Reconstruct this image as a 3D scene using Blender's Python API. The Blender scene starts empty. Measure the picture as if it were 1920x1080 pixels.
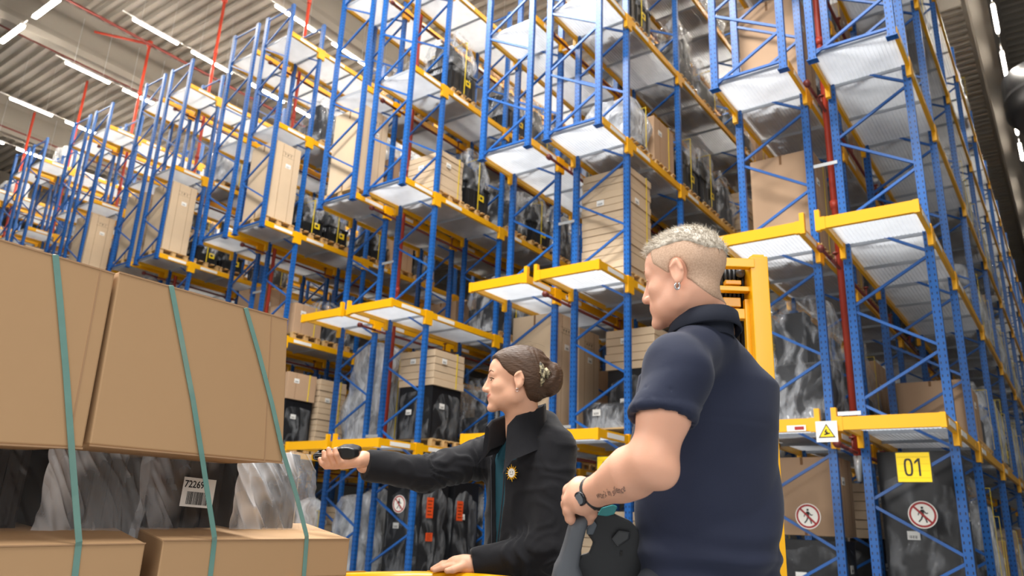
import bpy, bmesh, math, random
import numpy as np
from mathutils import Vector, Matrix
PI = math.pi
rnd = random.Random(7)
SC = bpy.context.scene
COL = SC.collection
CAMH = 1.05

# ---------------------------------------------------------------- camera
def cam_axes():
    yaw, pit, rol = math.radians(-36.489), math.radians(17.233), math.radians(2.3694)
    cy, sy, cp, sp = math.cos(yaw), math.sin(yaw), math.cos(pit), math.sin(pit)
    fw = Vector((sy*cp, cy*cp, sp)); rt = Vector((cy, -sy, 0)); up = rt.cross(fw)
    return rt*math.cos(rol)+up*math.sin(rol), -rt*math.sin(rol)+up*math.cos(rol), fw
RT, UP, FW = cam_axes()
CP = Vector((0, 0, CAMH))
F = 1443.6
def ray(px, py):
    return RT*((px-960)/F) + UP*(-(py-540)/F) + FW
def at_dep(px, py, d): return CP + ray(px, py)*d
def at_x(px, py, x): r = ray(px, py); return CP + r*(x/r.x)
def at_y(px, py, y): r = ray(px, py); return CP + r*(y/r.y)
cam = bpy.data.cameras.new('camera'); camo = bpy.data.objects.new('camera', cam); COL.objects.link(camo)
cam.sensor_width = 36; cam.lens = 36*F/1920; cam.clip_end = 300; cam.clip_start = 0.05
m = Matrix((RT, UP, -FW)).transposed().to_4x4(); m.translation = CP; camo.matrix_world = m
cam.dof.use_dof = True; cam.dof.focus_distance = 2.35; cam.dof.aperture_fstop = 4.5
SC.camera = camo
SC.view_settings.view_transform = 'Standard'; SC.view_settings.look = 'None'
SC.view_settings.exposure = 0.32; SC.view_settings.gamma = 1; SC.view_settings.use_curve_mapping = False
SC.cycles.max_bounces = 8; SC.cycles.diffuse_bounces = 4; SC.cycles.glossy_bounces = 3
SC.cycles.transparent_max_bounces = 12; SC.cycles.transmission_bounces = 4
SC.cycles.caustics_reflective = False; SC.cycles.caustics_refractive = False
SC.cycles.sample_clamp_indirect = 4; SC.cycles.use_denoising = True
w = bpy.data.worlds.new('world'); SC.world = w; w.use_nodes = True
w.node_tree.nodes['Background'].inputs[0].default_value = (1.0, 0.97, 0.93, 1)
w.node_tree.nodes['Background'].inputs[1].default_value = 0.21
def area(name, loc, target, sx, sy, power, col=(1, 1, 1)):
    l = bpy.data.lights.new(name, 'AREA'); l.shape = 'RECTANGLE'; l.size = sx; l.size_y = sy; l.energy = power; l.color = col
    o = bpy.data.objects.new(name, l); COL.objects.link(o); o.location = loc
    o.rotation_euler = (Vector(target)-Vector(loc)).to_track_quat('-Z', 'Y').to_euler(); return o
# high-bay lamps over the cross aisle where the people stand, and two added soft lights behind the camera
area('aisle_lamp', (-7, 4.5, 14.8), (-7, 4.5, 0), 9, 2, 2600, (1, .98, .95))
area('aisle_lamp', (1, -2, 14.8), (-1, 1, 0), 8, 3, 1900, (1, .98, .95))
area('added_soft_light', (-5.0, -2.6, 3.6), (-1.1, 2.0, 1.5), 4, 3, 210, (1, .98, .96))  # added key light, brightens the people from the left
area('added_soft_light', (3.2, -2.4, 4.2), (-1.6, 1.4, 1.1), 4, 3, 170, (1, .985, .97))  # added fill from the camera side for carton faces and the man's back

# ---------------------------------------------------------------- materials
def srgb(h):
    h = h.lstrip('#'); c = [int(h[i:i+2], 16)/255 for i in (0, 2, 4)]
    return tuple((x/12.92 if x <= .04045 else ((x+.055)/1.055)**2.4) for x in c)+(1,)
MATS = {}
def mat(name, col, rough=.5, metal=0, var=0, vscale=4, bump=0, bscale=60, spec=.5, emit=0, sheen=0, sss=0, stretch=None, coat=0):
    if name in MATS: return MATS[name]
    c = srgb(col) if isinstance(col, str) else tuple(col)+(1,)
    m = bpy.data.materials.new(name); m.use_nodes = True; nt = m.node_tree; b = nt.nodes['Principled BSDF']
    b.inputs['Base Color'].default_value = c; b.inputs['Roughness'].default_value = rough; b.inputs['Metallic'].default_value = metal
    b.inputs['Specular IOR Level'].default_value = spec
    if coat: b.inputs['Coat Weight'].default_value = coat; b.inputs['Coat Roughness'].default_value = .1
    if sheen: b.inputs['Sheen Weight'].default_value = sheen; b.inputs['Sheen Roughness'].default_value = .4
    if sss:
        b.inputs['Subsurface Weight'].default_value = sss; b.inputs['Subsurface Scale'].default_value = .012
        b.inputs['Subsurface Radius'].default_value = (1, .35, .2)
    if emit: b.inputs['Emission Color'].default_value = c; b.inputs['Emission Strength'].default_value = emit
    tc = nt.nodes.new('ShaderNodeTexCoord')
    src = tc.outputs['Object']
    if stretch:
        mp = nt.nodes.new('ShaderNodeMapping'); mp.inputs['Scale'].default_value = stretch; nt.links.new(src, mp.inputs[0]); src = mp.outputs[0]
    if var:
        n = nt.nodes.new('ShaderNodeTexNoise'); n.inputs['Scale'].default_value = vscale; n.inputs['Detail'].default_value = 5
        nt.links.new(src, n.inputs['Vector'])
        mx = nt.nodes.new('ShaderNodeMix'); mx.data_type = 'RGBA'; mx.inputs['A'].default_value = tuple(x*(1-var) for x in c[:3])+(1,)
        mx.inputs['B'].default_value = tuple(min(1, x*(1+var)) for x in c[:3])+(1,)
        nt.links.new(n.outputs['Fac'], mx.inputs['Factor']); nt.links.new(mx.outputs['Result'], b.inputs['Base Color'])
    if bump:
        n = nt.nodes.new('ShaderNodeTexNoise'); n.inputs['Scale'].default_value = bscale; n.inputs['Detail'].default_value = 4
        nt.links.new(src, n.inputs['Vector'])
        bp = nt.nodes.new('ShaderNodeBump'); bp.inputs['Strength'].default_value = bump; bp.inputs['Distance'].default_value = .01
        nt.links.new(n.outputs['Fac'], bp.inputs['Height']); nt.links.new(bp.outputs['Normal'], b.inputs['Normal'])
    MATS[name] = m; return m
M_BLUE = mat('rack_blue_paint', '#1c5ba6', .35, var=.12, vscale=3, spec=.6)
M_YEL = mat('rack_yellow_paint', '#edac02', .4, var=.08, vscale=2, spec=.5)
M_RED = mat('sprinkler_red_paint', '#b53c27', .4, var=.1)
M_REDD = mat('dark_red_pipe', '#6e2a22', .5, var=.1)
M_GALV = mat('galvanised_steel', '#c9ccce', .35, .6, var=.15, vscale=9)
M_WOOD = mat('pallet_wood', '#c7a36e', .75, var=.25, vscale=6, stretch=(1, 8, 1))
M_CARD = mat('cardboard', '#b8987a', .75, var=.05, vscale=5, bump=.04, bscale=25, spec=.25)
M_CARDL = mat('pale_cardboard', '#cdb597', .75, var=.05, vscale=5, bump=.04, spec=.25)
M_CARDD = mat('cardboard_edge', '#7c5836', .8)
M_BLACKP = mat('black_plastic', '#131417', .4, var=.2, vscale=8, bump=.2, bscale=12)
M_DARKG = mat('dark_goods', '#1b1c20', .55, var=.4, vscale=7, bump=.4, bscale=9)
M_STRAPY = mat('yellow_strap', '#e6c81e', .5)
M_LABEL = mat('white_label', '#eceae4', .6)
M_PRINT = mat('black_print', '#1c1a18', .6)
M_CONC = mat('concrete', '#8b847b', .8, var=.08, vscale=1.2, bump=.1, bscale=20)
M_DECK = mat('roof_deck', '#a9a297', .55, var=.05, vscale=1.5)
M_FLOOR = mat('floor_concrete', '#8d8f90', .35, var=.12, vscale=1.5)
M_WALL = mat('wall_panel', '#8f8f8d', .7, var=.05)
M_TUBE = mat('lamp_tube', '#fff6e8', .4, emit=140)

def deck_mat():
    m = bpy.data.materials.new('perforated_steel_deck'); m.use_nodes = True; nt = m.node_tree; b = nt.nodes['Principled BSDF']
    b.inputs['Metallic'].default_value = .25; b.inputs['Roughness'].default_value = .32
    tc = nt.nodes.new('ShaderNodeTexCoord'); n = nt.nodes.new('ShaderNodeTexNoise'); n.inputs['Scale'].default_value = 3
    nt.links.new(tc.outputs['Object'], n.inputs['Vector'])
    r = nt.nodes.new('ShaderNodeValToRGB'); r.color_ramp.elements[0].position = .35; r.color_ramp.elements[1].position = .7
    r.color_ramp.elements[0].color = srgb('#bfc4ca'); r.color_ramp.elements[1].color = srgb('#dde1e6')
    nt.links.new(n.outputs['Fac'], r.inputs[0]); nt.links.new(r.outputs[0], b.inputs['Base Color'])
    t = nt.nodes.new('ShaderNodeBsdfTranslucent'); t.inputs[0].default_value = srgb('#eef2f7')
    mx = nt.nodes.new('ShaderNodeMixShader'); mx.inputs[0].default_value = .5
    nt.links.new(b.outputs[0], mx.inputs[1]); nt.links.new(t.outputs[0], mx.inputs[2])
    nt.links.new(mx.outputs[0], nt.nodes['Material Output'].inputs[0]); return m
M_STEEL = deck_mat()
def upright_mat():   # rows of small dark punched holes down the face of the post
    m = bpy.data.materials.new('punched_blue_upright'); m.use_nodes = True; nt = m.node_tree; b = nt.nodes['Principled BSDF']
    b.inputs['Roughness'].default_value = .35
    N = nt.nodes.new; L = nt.links.new
    tc = N('ShaderNodeTexCoord'); sp = N('ShaderNodeSeparateXYZ'); L(tc.outputs['Object'], sp.inputs[0])
    def mth(op, a, c=None, use=None):
        q = N('ShaderNodeMath'); q.operation = op
        if isinstance(a, float): q.inputs[0].default_value = a
        else: L(a, q.inputs[0])
        if c is not None:
            if isinstance(c, float): q.inputs[1].default_value = c
            else: L(c, q.inputs[1])
        return q.outputs[0]
    fz = mth('FRACT', mth('MULTIPLY', sp.outputs[2], 12.5))
    dz = mth('LESS_THAN', mth('ABSOLUTE', mth('SUBTRACT', fz, .5)), .2)
    ax = mth('ABSOLUTE', mth('SUBTRACT', mth('ABSOLUTE', sp.outputs[0]), .028)); dx = mth('LESS_THAN', ax, .007)
    ay = mth('ABSOLUTE', mth('SUBTRACT', mth('ABSOLUTE', sp.outputs[1]), .022)); dy = mth('LESS_THAN', ay, .006)
    h = mth('MULTIPLY', dz, mth('MAXIMUM', dx, dy))
    n = N('ShaderNodeTexNoise'); n.inputs['Scale'].default_value = 2
    L(tc.outputs['Object'], n.inputs['Vector'])
    m1 = N('ShaderNodeMix'); m1.data_type = 'RGBA'; m1.inputs['A'].default_value = srgb('#15509a'); m1.inputs['B'].default_value = srgb('#1f66b0')
    L(n.outputs['Fac'], m1.inputs['Factor'])
    m2 = N('ShaderNodeMix'); m2.data_type = 'RGBA'; m2.inputs['B'].default_value = srgb('#0c1c38')
    L(h, m2.inputs['Factor']); L(m1.outputs['Result'], m2.inputs['A']); L(m2.outputs['Result'], b.inputs['Base Color'])
    return m
M_UPR = upright_mat()
def film_mat(name, op=.35, tint='#dfe4ea', wr=5., bs=.9, lohi=None):   # thin clear wrapping film with creases
    m = bpy.data.materials.new(name); m.use_nodes = True; nt = m.node_tree; b = nt.nodes['Principled BSDF']
    N = nt.nodes.new; L = nt.links.new
    b.inputs['Base Color'].default_value = srgb(tint); b.inputs['Roughness'].default_value = .18; b.inputs['Specular IOR Level'].default_value = .9
    tc = N('ShaderNodeTexCoord'); mp = N('ShaderNodeMapping'); mp.inputs['Scale'].default_value = (wr, wr, wr*.35)
    n0 = N('ShaderNodeTexNoise'); n0.inputs['Scale'].default_value = 1.2; L(tc.outputs['Object'], n0.inputs['Vector'])
    vm = N('ShaderNodeVectorMath'); vm.operation = 'MULTIPLY_ADD'; vm.inputs[1].default_value = (.6, .6, .6)
    L(n0.outputs['Color'], vm.inputs[0]); L(tc.outputs['Object'], vm.inputs[2]); L(vm.outputs[0], mp.inputs[0])
    n = N('ShaderNodeTexNoise'); n.inputs['Scale'].default_value = 1; n.inputs['Detail'].default_value = 3; L(mp.outputs[0], n.inputs['Vector'])
    r = N('ShaderNodeMath'); r.operation = 'PINGPONG'; r.inputs[1].default_value = .12; L(n.outputs['Fac'], r.inputs[0])
    bp = N('ShaderNodeBump'); bp.inputs['Strength'].default_value = bs; bp.inputs['Distance'].default_value = .15
    L(r.outputs[0], bp.inputs['Height']); L(bp.outputs[0], b.inputs['Normal'])
    rr = N('ShaderNodeValToRGB'); rr.color_ramp.elements[0].position = .3; rr.color_ramp.elements[1].position = .75
    rr.color_ramp.elements[0].color = (op*.45,)*3+(1,); rr.color_ramp.elements[1].color = (min(1, op*2.6),)*3+(1,)
    if lohi:
        rr.color_ramp.elements[0].color = (lohi[0],)*3+(1,); rr.color_ramp.elements[1].color = (lohi[1],)*3+(1,)
        rr.color_ramp.elements[0].position = .45; rr.color_ramp.elements[1].position = .62; b.inputs['Roughness'].default_value = .1
    L(n.outputs['Fac'], rr.inputs[0])
    t = N('ShaderNodeBsdfTransparent'); mx = N('ShaderNodeMixShader'); L(rr.outputs[0], mx.inputs[0])
    L(t.outputs[0], mx.inputs[1]); L(b.outputs[0], mx.inputs[2]); L(mx.outputs[0], nt.nodes['Material Output'].inputs[0]); return m
M_FILM = film_mat('clear_wrapping_film', .13, '#eef1f5', 5., .9, (.04, .42))
M_FILMC = film_mat('thin_glossy_film', .1, '#eef1f5', 5., .9, (.01, .16))
M_FILMW = film_mat('milky_wrapping_film', .38, '#e9ecf0')

# ---------------------------------------------------------------- mesh helpers
class MB:
    def __init__(s): s.v = []; s.f = []; s.mi = []; s.cur = 0
    def add(s, vs, fs):
        k = len(s.v); s.v += [tuple(v) for v in vs]; s.f += [tuple(k+i for i in f) for f in fs]; s.mi += [s.cur]*len(fs); return s
    def box(s, x0, x1, y0, y1, z0, z1):
        return s.add([(x, y, z) for z in (z0, z1) for y in (y0, y1) for x in (x0, x1)],
                     [(0, 2, 3, 1), (4, 5, 7, 6), (0, 1, 5, 4), (2, 6, 7, 3), (0, 4, 6, 2), (1, 3, 7, 5)])
    def bar(s, a, b, wx, wy=None, n=4, up=(0, 0, 1)):
        a = Vector(a); b = Vector(b); d = (b-a).normalized(); u = Vector(up)
        if abs(d.dot(u)) > .98: u = Vector((0, 1, 0))
        x = d.cross(u).normalized(); y = x.cross(d); wy = wy or wx
        vs = []
        for p in (a, b):
            for i in range(n):
                t = 2*PI*(i+.5)/n; k = (math.sqrt(2) if n == 4 else 1)
                vs.append(p+x*math.cos(t)*wx/2*k+y*math.sin(t)*wy/2*k)
        fs = [(i, (i+1) % n, n+(i+1) % n, n+i) for i in range(n)]+[tuple(range(n))[::-1], tuple(range(n, 2*n))]
        return s.add(vs, fs)
    def tube(s, pts, r, n=8, cap=True, up=(0, 0, 1)):
        pts = [Vector(p) for p in pts]; R = r if isinstance(r, (list, tuple)) else [r]*len(pts); vs = []
        for i, p in enumerate(pts):
            d = (pts[min(i+1, len(pts)-1)]-pts[max(i-1, 0)]).normalized(); u = Vector(up)
            if abs(d.dot(u)) > .97: u = Vector((0, 1, 0))
            x = d.cross(u).normalized(); y = x.cross(d)
            for j in range(n):
                t = 2*PI*j/n; vs.append(p+(x*math.cos(t)+y*math.sin(t))*R[i])
        fs = [(i*n+j, i*n+(j+1) % n, (i+1)*n+(j+1) % n, (i+1)*n+j) for i in range(len(pts)-1) for j in range(n)]
        if cap: fs += [tuple(range(n))[::-1], tuple(range((len(pts)-1)*n, len(pts)*n))]
        return s.add(vs, fs)
    def prism(s, prof, a, b, axis=2):   # 2d profile swept from a to b along axis
        n = len(prof); vs = []
        for t in (a, b):
            for (u, v) in prof:
                vs.append({0: (t, u, v), 1: (u, t, v), 2: (u, v, t)}[axis])
        return s.add(vs, [(i, (i+1) % n, n+(i+1) % n, n+i) for i in range(n)]+[tuple(range(n))[::-1], tuple(range(n, 2*n))])
    def grid(s, P):      # P[i][j] points
        a, b = len(P), len(P[0])
        return s.add([p for r in P for p in r], [(i*b+j, i*b+j+1, (i+1)*b+j+1, (i+1)*b+j) for i in range(a-1) for j in range(b-1)])
    def mesh(s, name, mats, smooth=False, bevel=0):
        me = bpy.data.meshes.new(name); me.from_pydata(s.v, [], s.f)
        for m in (mats if isinstance(mats, (list, tuple)) else [mats]): me.materials.append(m)
        if len(me.materials) > 1:
            for p, i in zip(me.polygons, s.mi): p.material_index = i
        bm = bmesh.new(); bm.from_mesh(me); bmesh.ops.recalc_face_normals(bm, faces=bm.faces)
        if bevel: bmesh.ops.bevel(bm, geom=bm.edges[:], offset=bevel, segments=2, affect='EDGES', profile=.6)
        bm.to_mesh(me); bm.free()
        if smooth:
            for p in me.polygons: p.use_smooth = True
        return me
def link(name, me, parent=None, loc=None, rot=None):
    o = bpy.data.objects.new(name, me); COL.objects.link(o)
    if parent: o.parent = parent
    if loc is not None: o.location = loc
    if rot is not None: o.rotation_euler = rot
    return o
def thing(name, label, cat, loc=(0, 0, 0), rot=(0, 0, 0), group=None, me=None):
    o = link(name, me, None, loc, rot); o['label'] = label; o['category'] = cat
    if group: o['group'] = group
    return o
def struct(name, me, parent=None, loc=None):
    o = link(name, me, parent, loc)
    if not parent: o['kind'] = 'structure'
    return o

# ---------------------------------------------------------------- building shell
struct('floor', MB().box(-75, 25, -12, 75, -.2, 0).mesh('floor', M_FLOOR))
DZ = 17.5
prof = []
x = 0
pitch = .40
deckmb = MB()
cell = MB()
Y0, Y1 = -12, 75
ys = []
y = Y0
while y < Y1:
    ys += [(y, DZ), (y+.16, DZ), (y+.20, DZ+.16), (y+.36, DZ+.16)]; y += pitch
deckmb.grid([[(-75, a, b), (25, a, b)] for a, b in ys])
ceil = struct('ceiling', MB().box(-75, 25, -12, 75, DZ+.17, DZ+.3).mesh('ceiling', M_DECK))
o = link('roof_sheet', deckmb.mesh('roof_sheet', M_DECK), ceil); o['kind'] = 'stuff'
struct('wall_back', MB().box(-75, 25, 75, 75.2, 0, DZ).mesh('wall_back', M_WALL))
struct('wall_left', MB().box(-75.2, -75, -12, 75, 0, DZ).mesh('wall_left', M_WALL))
PITCH = 4.288
# concrete roof beams running with the aisles (T section with a wide top), and one cross girder
bprof = [(-.22, 16.0), (.22, 16.0), (.30, 16.2), (.22, 16.45), (.22, 17.2), (.5, 17.5), (-.5, 17.5), (-.22, 17.2), (-.22, 16.45), (-.30, 16.2)]
bmesh_roof = MB().prism(bprof, -12, 75, 1).mesh('roof_beam', M_CONC)
for i in range(-1, 9):
    X = -.55-8.576*i
    b_ = struct('trim_%d' % (i+2), bmesh_roof, None, (X, 0, 0))
struct('trim_20', MB().box(-1.6, 25, 21.9, 22.9, 16.2, 17.4).mesh('cross_girder', M_CONC))

# ---------------------------------------------------------------- lamps
tube = MB().box(-.03, .03, -.74, .74, -.03, .02).mesh('tube', M_TUBE)
M_HOUS = mat('lamp_housing', '#e9e7e2', .5)
hous = MB().box(-.05, .05, -.76, .76, .02, .07).box(-.015, .015, -1.1, 1.1, .07, .1).mesh('housing', M_HOUS)
wire = MB().box(-.004, .004, -.5, -.492, .1, 2.0).box(-.004, .004, .492, .5, .1, 2.0).mesh('wire', M_GALV)
tubex = MB().box(-.78, .78, -.06, .06, -.04, .02).mesh('tubex', M_TUBE)
housx = MB().box(-.8, .8, -.07, .07, .02, .08).box(-1.05, 1.05, -.015, .015, .08, .11).mesh('housx', M_HOUS)
ordn = ['nearest', 'second', 'third', 'fourth', 'fifth', 'sixth', 'seventh', 'eighth', 'ninth', 'tenth', 'eleventh', 'twelfth']
LZ = 15.45
for k in range(-1, 9):
    X = -.2-PITCH*k - (0 if k < 1 else .0)
    far = 44 if k <= 0 else (24 if k < 5 else 20)
    n = 0; yy = 9.92 if k > 0 else 23.2
    if k == -1: continue
    if k == 0: seq0 = [22.95, 25.6, 30.1, 32.5, 37.0, 39.4, 43.9]
    while yy < far and (k > 0 or n < 7):
        if k == 0: yy = seq0[n]
        nm = ['first','second','third','fourth','fifth','sixth','seventh','eighth','ninth','tenth','eleventh','twelfth'][n]
        o = thing('tube_lamp', 'white ceiling tube lamp, %s along the %s aisle counted from the right' % (nm, ordn[k]), 'lamp', (X, yy, LZ), group='tube lamps over aisle %d' % (k+1))
        link('lamp_tube', tube, o); link('lamp_housing', hous, o); link('suspension_wire', wire, o)
        yy += 2.2 if n % 2 else 2.0; n += 1
for i in range(5):
    X = -28.1+2.35*i
    o = thing('tube_lamp', 'large bright ceiling tube lamp over the cross aisle, %s from the left' % ['first','second','third','fourth','fifth'][i], 'lamp', (X, 7.42, LZ), group='tube lamps over the cross aisle')
    link('lamp_tube', tubex, o); link('lamp_housing', housx, o)

# ---------------------------------------------------------------- racks
LV = [2.42, 4.92, 7.37, 9.83, 12.29]; TOP = 13.05; RW = 1.08; YF = 9.5
YU = [9.5+.04, 10.5, 12.66, 16.2, 19.85, 23.5, 27.2, 30.9, 34.6, 38.3, 42.0, 45.7, 49.4]
uprof = [(-.05, -.035), (.05, -.035), (.05, .035), (.03, .035), (.03, -.015), (-.03, -.015), (-.03, .035), (-.05, .035)]
def upright_me(h):
    return MB().prism(uprof, 0, h).box(-.07, .07, -.06, .06, 0, .012).mesh('upright', M_UPR)
UPF, UPB = upright_me(TOP-7.2), upright_me(TOP)
STEP = .615
br = {}
for sgn in (1, -1):
    br[sgn] = MB().bar((-.49*sgn, 0, 0), (.49*sgn, 0, STEP-.04), .035, .035).mesh('brace', M_BLUE)
hbr = MB().bar((-.49, 0, 0), (.49, 0, 0), .035, .035).mesh('cross_bar', M_BLUE)
BEAMS = {}
CON = MB().box(-.032, .032, 0, .1, -.26, .02)
for _z in (-.22, -.19, -.05, -.02): CON.box(.032, .036, .04, .06, _z, _z+.014)
CON = CON.mesh('beam_connector', M_YEL)
def beam_me(L, first=False, detail=False):
    k = (round(L, 2), first, detail)
    if k not in BEAMS:
        b = MB().box(-.025, .025, 0, L, -.12, 0)
        if not detail: (b.box(-.027, .027, 0, .02, -.122, .002) if first else b.box(-.032, .032, 0, .1, -.26, .02)).box(-.032, .032, L-.1, L, -.26, .02)
        b.box(-.03, -.025, .3, .42, -.07, -.06).box(.025, .028, L-.5, L-.3, -.09, -.05)
        BEAMS[k] = b.mesh('beam', M_YEL)
    return BEAMS[k]
DECKS = {}
def deck_me(L):
    k = round(L, 2)
    if k not in DECKS:
        n = 20; W = RW-.08; P = []
        for i in range(n):
            x = -W/2+W*i/n; d = W/n
            P += [(x, -.045), (x+d*.72, -.045), (x+d*.78, -.037), (x+d*.94, -.037)]
        P.append((W/2, -.045))
        b = MB().grid([[(a, .012, c), (a, L-.012, c)] for a, c in P])
        b.box(-W/2, W/2, .006, .016, -.085, -.02).box(-W/2, W/2, L-.016, L-.006, -.085, -.02)
        DECKS[k] = b.mesh('deck_panel', M_STEEL)
    return DECKS[k]
FB = MB().box(-.54, .54, -.03, .03, -.15, 0).box(-.56, -.5, -.035, .03, -.16, .005).box(.5, .56, -.035, .03, -.16, .005).mesh('front_beam', M_YEL)
UST = MB().box(-.03, .03, -.035, .035, -.17, .11).mesh('upstand', M_YEL)
TAG = MB().box(-.002, .002, 0, .5, -.1, -.03).mesh('location_tag', M_LABEL)
rowword = ['nearest', 'second', 'third', 'fourth', 'fifth', 'sixth', 'seventh', 'eighth', 'ninth', 'tenth', 'eleventh']
NROW = 10
def rack(k, side, nb):
    X = (-3.59 if side == 'L' else -2.22)-PITCH*k+RW/2
    lab = '%s half of the %s rack row from the right, blue uprights and yellow beams' % ('left' if side == 'L' else 'right', rowword[k])
    r = thing('pallet_rack', lab, 'rack', (X, YF, 0), group='pallet racks in double rows')
    for j, Y in enumerate(YU[:nb+2]):
        me = UPF if j == 0 else UPB; z0 = 7.2 if j == 0 else 0
        for sx in (-1, 1):
            link('upright', me, r, (sx*(RW/2-.05), Y-YF, z0), (0, 0, 0 if sx < 0 else 0))
        if j == 0: link('cross_bar', hbr, r, (0, .04, z0+.15))
        if j < 6: link('cross_bar', hbr, r, (0, Y-YF, TOP-.08))
        z = z0+.08 if j == 0 else .3; s = 1
        if j > 5:   # far frames: braces joined
            mb = MB()
            while z+STEP < TOP:
                mb.bar((-.49*s, 0, z), (.49*s, 0, z+STEP-.04), .035, .035, n=4); z += STEP; s = -s
            o = link('far_braces', mb.mesh('far_braces', M_BLUE), r, (0, Y-YF, 0)); o['kind'] = 'stuff'; continue
        while z+STEP < TOP:
            link('brace', br[s], r, (0, Y-YF, z)); z += STEP; s = -s
    for li, L in enumerate(LV):
        for j in range(nb+1):
            ya, yb = YU[j], YU[j+1]
            if j == 0: ya = YF if li < 2 else YF+.075
            for sx in (-1, 1):
                bo = link('beam', beam_me(yb-ya, j == 0, k < 2), r, (sx*(RW/2-.015), ya-YF, L))
                if k < 2:
                    if j: link('connector', CON, bo, (0, 0, 0))
                    link('connector', CON, bo, (0, yb-ya-.1, 0))
            n = 1 if j == 0 else (2 if j == 1 else 3)
            for q in range(n):
                dl = (yb-ya)/n; link('deck_panel', deck_me(dl), r, (0, ya-YF+q*dl, L))
            if k < 3 or side == 'R': link('location_tag', TAG, r, (RW/2+.013, ya-YF+.25, L))
        if li < 2:
            link('front_beam', FB, r, (0, -.0, L))
            link('upstand', UST, r, ((RW/2+.05)*(1 if side == 'L' else -1), 0, L))
    return r
for k in range(NROW):
    if k == 0: rack(k, 'R', 11); rack(k, 'L', 6)
    else:
        for s in 'RL': rack(k, s, 4 if k < 3 else 3)
# flue: red sprinkler riser, its branch lines and the galvanised row spacers
spacer = MB().box(-.16, .16, -.004, .004, -.025, .025)
for i in range(6): spacer.box(-.13+i*.05, -.115+i*.05, -.006, -.004, -.01, .01)
spacer = spacer.mesh('row_spacer', M_GALV)
riser = MB().tube([(0, 0, 2.1), (0, 0, DZ-1.2)], .045, 10)
for z in (5.6, 8.3, 10.9, 14.4): riser.tube([(0, 0, z-.06), (0, 0, z+.06)], .06, 10)
riser = riser.mesh('riser', M_RED, True)
nozz = MB().tube([(0, 0, 1.78), (0, 0, 1.95), (0, 0, 2.1)], [.03, .05, .05], 10).mesh('drain_valve', M_GALV, True)
branch = MB().tube([(0, 0, 0), (0, 9, 0)], .025, 6)
for q in range(5): branch.tube([(0, .3+q*1.8, 0), (0, .3+q*1.8, .16)], .015, 6).tube([(0, .3+q*1.8, .16), (0, .3+q*1.8, .18)], .04, 6)
branch.tube([(-.02, -.35, .02), (0, 0, 0)], .025, 6).tube([(-.02, -.42, .02), (-.02, -.35, .02)], .05, 6)
branch = branch.mesh('branch_line', M_REDD, True)
cross = MB().tube([(0, 0, 0), (-1.5, -1.2, .35)], .045, 8).tube([(0, 0, -.1), (0, 0, .1)], .09, 8).mesh('feed_pipe', M_RED, True)
for k in range(NROW-1):
    X = -2.335-PITCH*k
    t = thing('sprinkler_pipe', 'red sprinkler riser pipe between the halves of the %s rack row from the right' % rowword[k], 'pipe', (X, 10.78, 0), group='red sprinkler risers')
    link('riser', riser, t); link('drain_valve', nozz, t)
    for L in LV: link('branch_line', branch, t, (.0, -.5, L-.28))
    if k in (2, 3, 4, 5): link('feed_pipe', cross, t, (0, 0, DZ-1.2))
    for L in (2.6, 6.1, 9.6, 12.9): 
        s = link('row_spacer', spacer, t, (0, -.33, L))
mainp = MB().tube([(0, 0, 0), (0, 30, 0)], .05, 8).mesh('mainp', M_REDD, True)
for i, X in enumerate((-9.6, -15.2, -23.6, -28.3, -34.6)):
    thing('ceiling_pipe', 'long dark red pipe running along the ceiling, %s counted from the right' % rowword[i], 'pipe', (X, 2, 16.2 if i % 2 == 0 else 17.0), me=mainp, group='ceiling pipes')

# ---------------------------------------------------------------- goods on the racks
def noise3(p, s=1.0, seed=0.0):
    from mathutils import noise
    return noise.noise(Vector((p[0]*s+seed, p[1]*s-seed*.7, p[2]*s+seed*1.3)))
PB = MB().box(-.5, .5, -.05, .05, 0, .022).mesh('deck_board', M_WOOD)
PBB = MB().box(-.05, .05, -.4, .4, 0, .02).mesh('bottom_board', M_WOOD)
PBK = MB().box(-.05, .05, -.05, .05, 0, .078).mesh('block', M_WOOD)
_p = MB()
for y in (-.35, -.175, 0, .175, .35): _p.box(-.5, .5, y-.05, y+.05, .12, .142)
for x in (-.43, 0, .43):
    _p.box(x-.05, x+.05, -.4, .4, 0, .02)
    for y in (-.35, 0, .35): _p.box(x-.05, x+.05, y-.05, y+.05, .02, .12)
PAL = _p.mesh('pallet', M_WOOD)
def pallet(x, y, z, label, detail, group, rz=0):
    if not detail: return thing('wooden_pallet', label, 'pallet', (x, y, z), (0, 0, rz), group, PAL)
    t = thing('wooden_pallet', label, 'pallet', (x, y, z), (0, 0, rz), group)
    for yy in (-.35, -.175, 0, .175, .35): link('deck_board', PB, t, (0, yy, .12))
    for xx in (-.43, 0, .43):
        link('bottom_board', PBB, t, (xx, 0, 0))
        for yy in (-.35, 0, .35): link('block', PBK, t, (xx, yy, .02+.0)).scale = (1, 1, 1.28)
    return t
LBL = MB().box(0, .004, -.07, .07, -.05, .05); LBL.cur = 1
for i in range(7): LBL.box(.004, .005, -.05+i*.014, -.05+i*.014+.004+.004*(i % 2), -.035, .0)
LBL = LBL.mesh('label', [M_LABEL, M_PRINT])
YLB = mat('yellow_label', '#f0cf12', .5)
YL = MB().box(0, .004, -.08, .08, -.07, .07); YL.cur = 1; YL.box(.004, .005, -.05, .03, -.03, .03); YL = YL.mesh('yellow_label', [YLB, M_PRINT])
ORG = mat('orange_label', '#e2501c', .5)
OL = MB().box(0, .004, -.09, .09, -.18, .18); OL.cur = 1
for i in range(5): OL.box(.004, .005, -.06, .06-.02*(i % 2), -.13+i*.06, -.115+i*.06)
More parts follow.
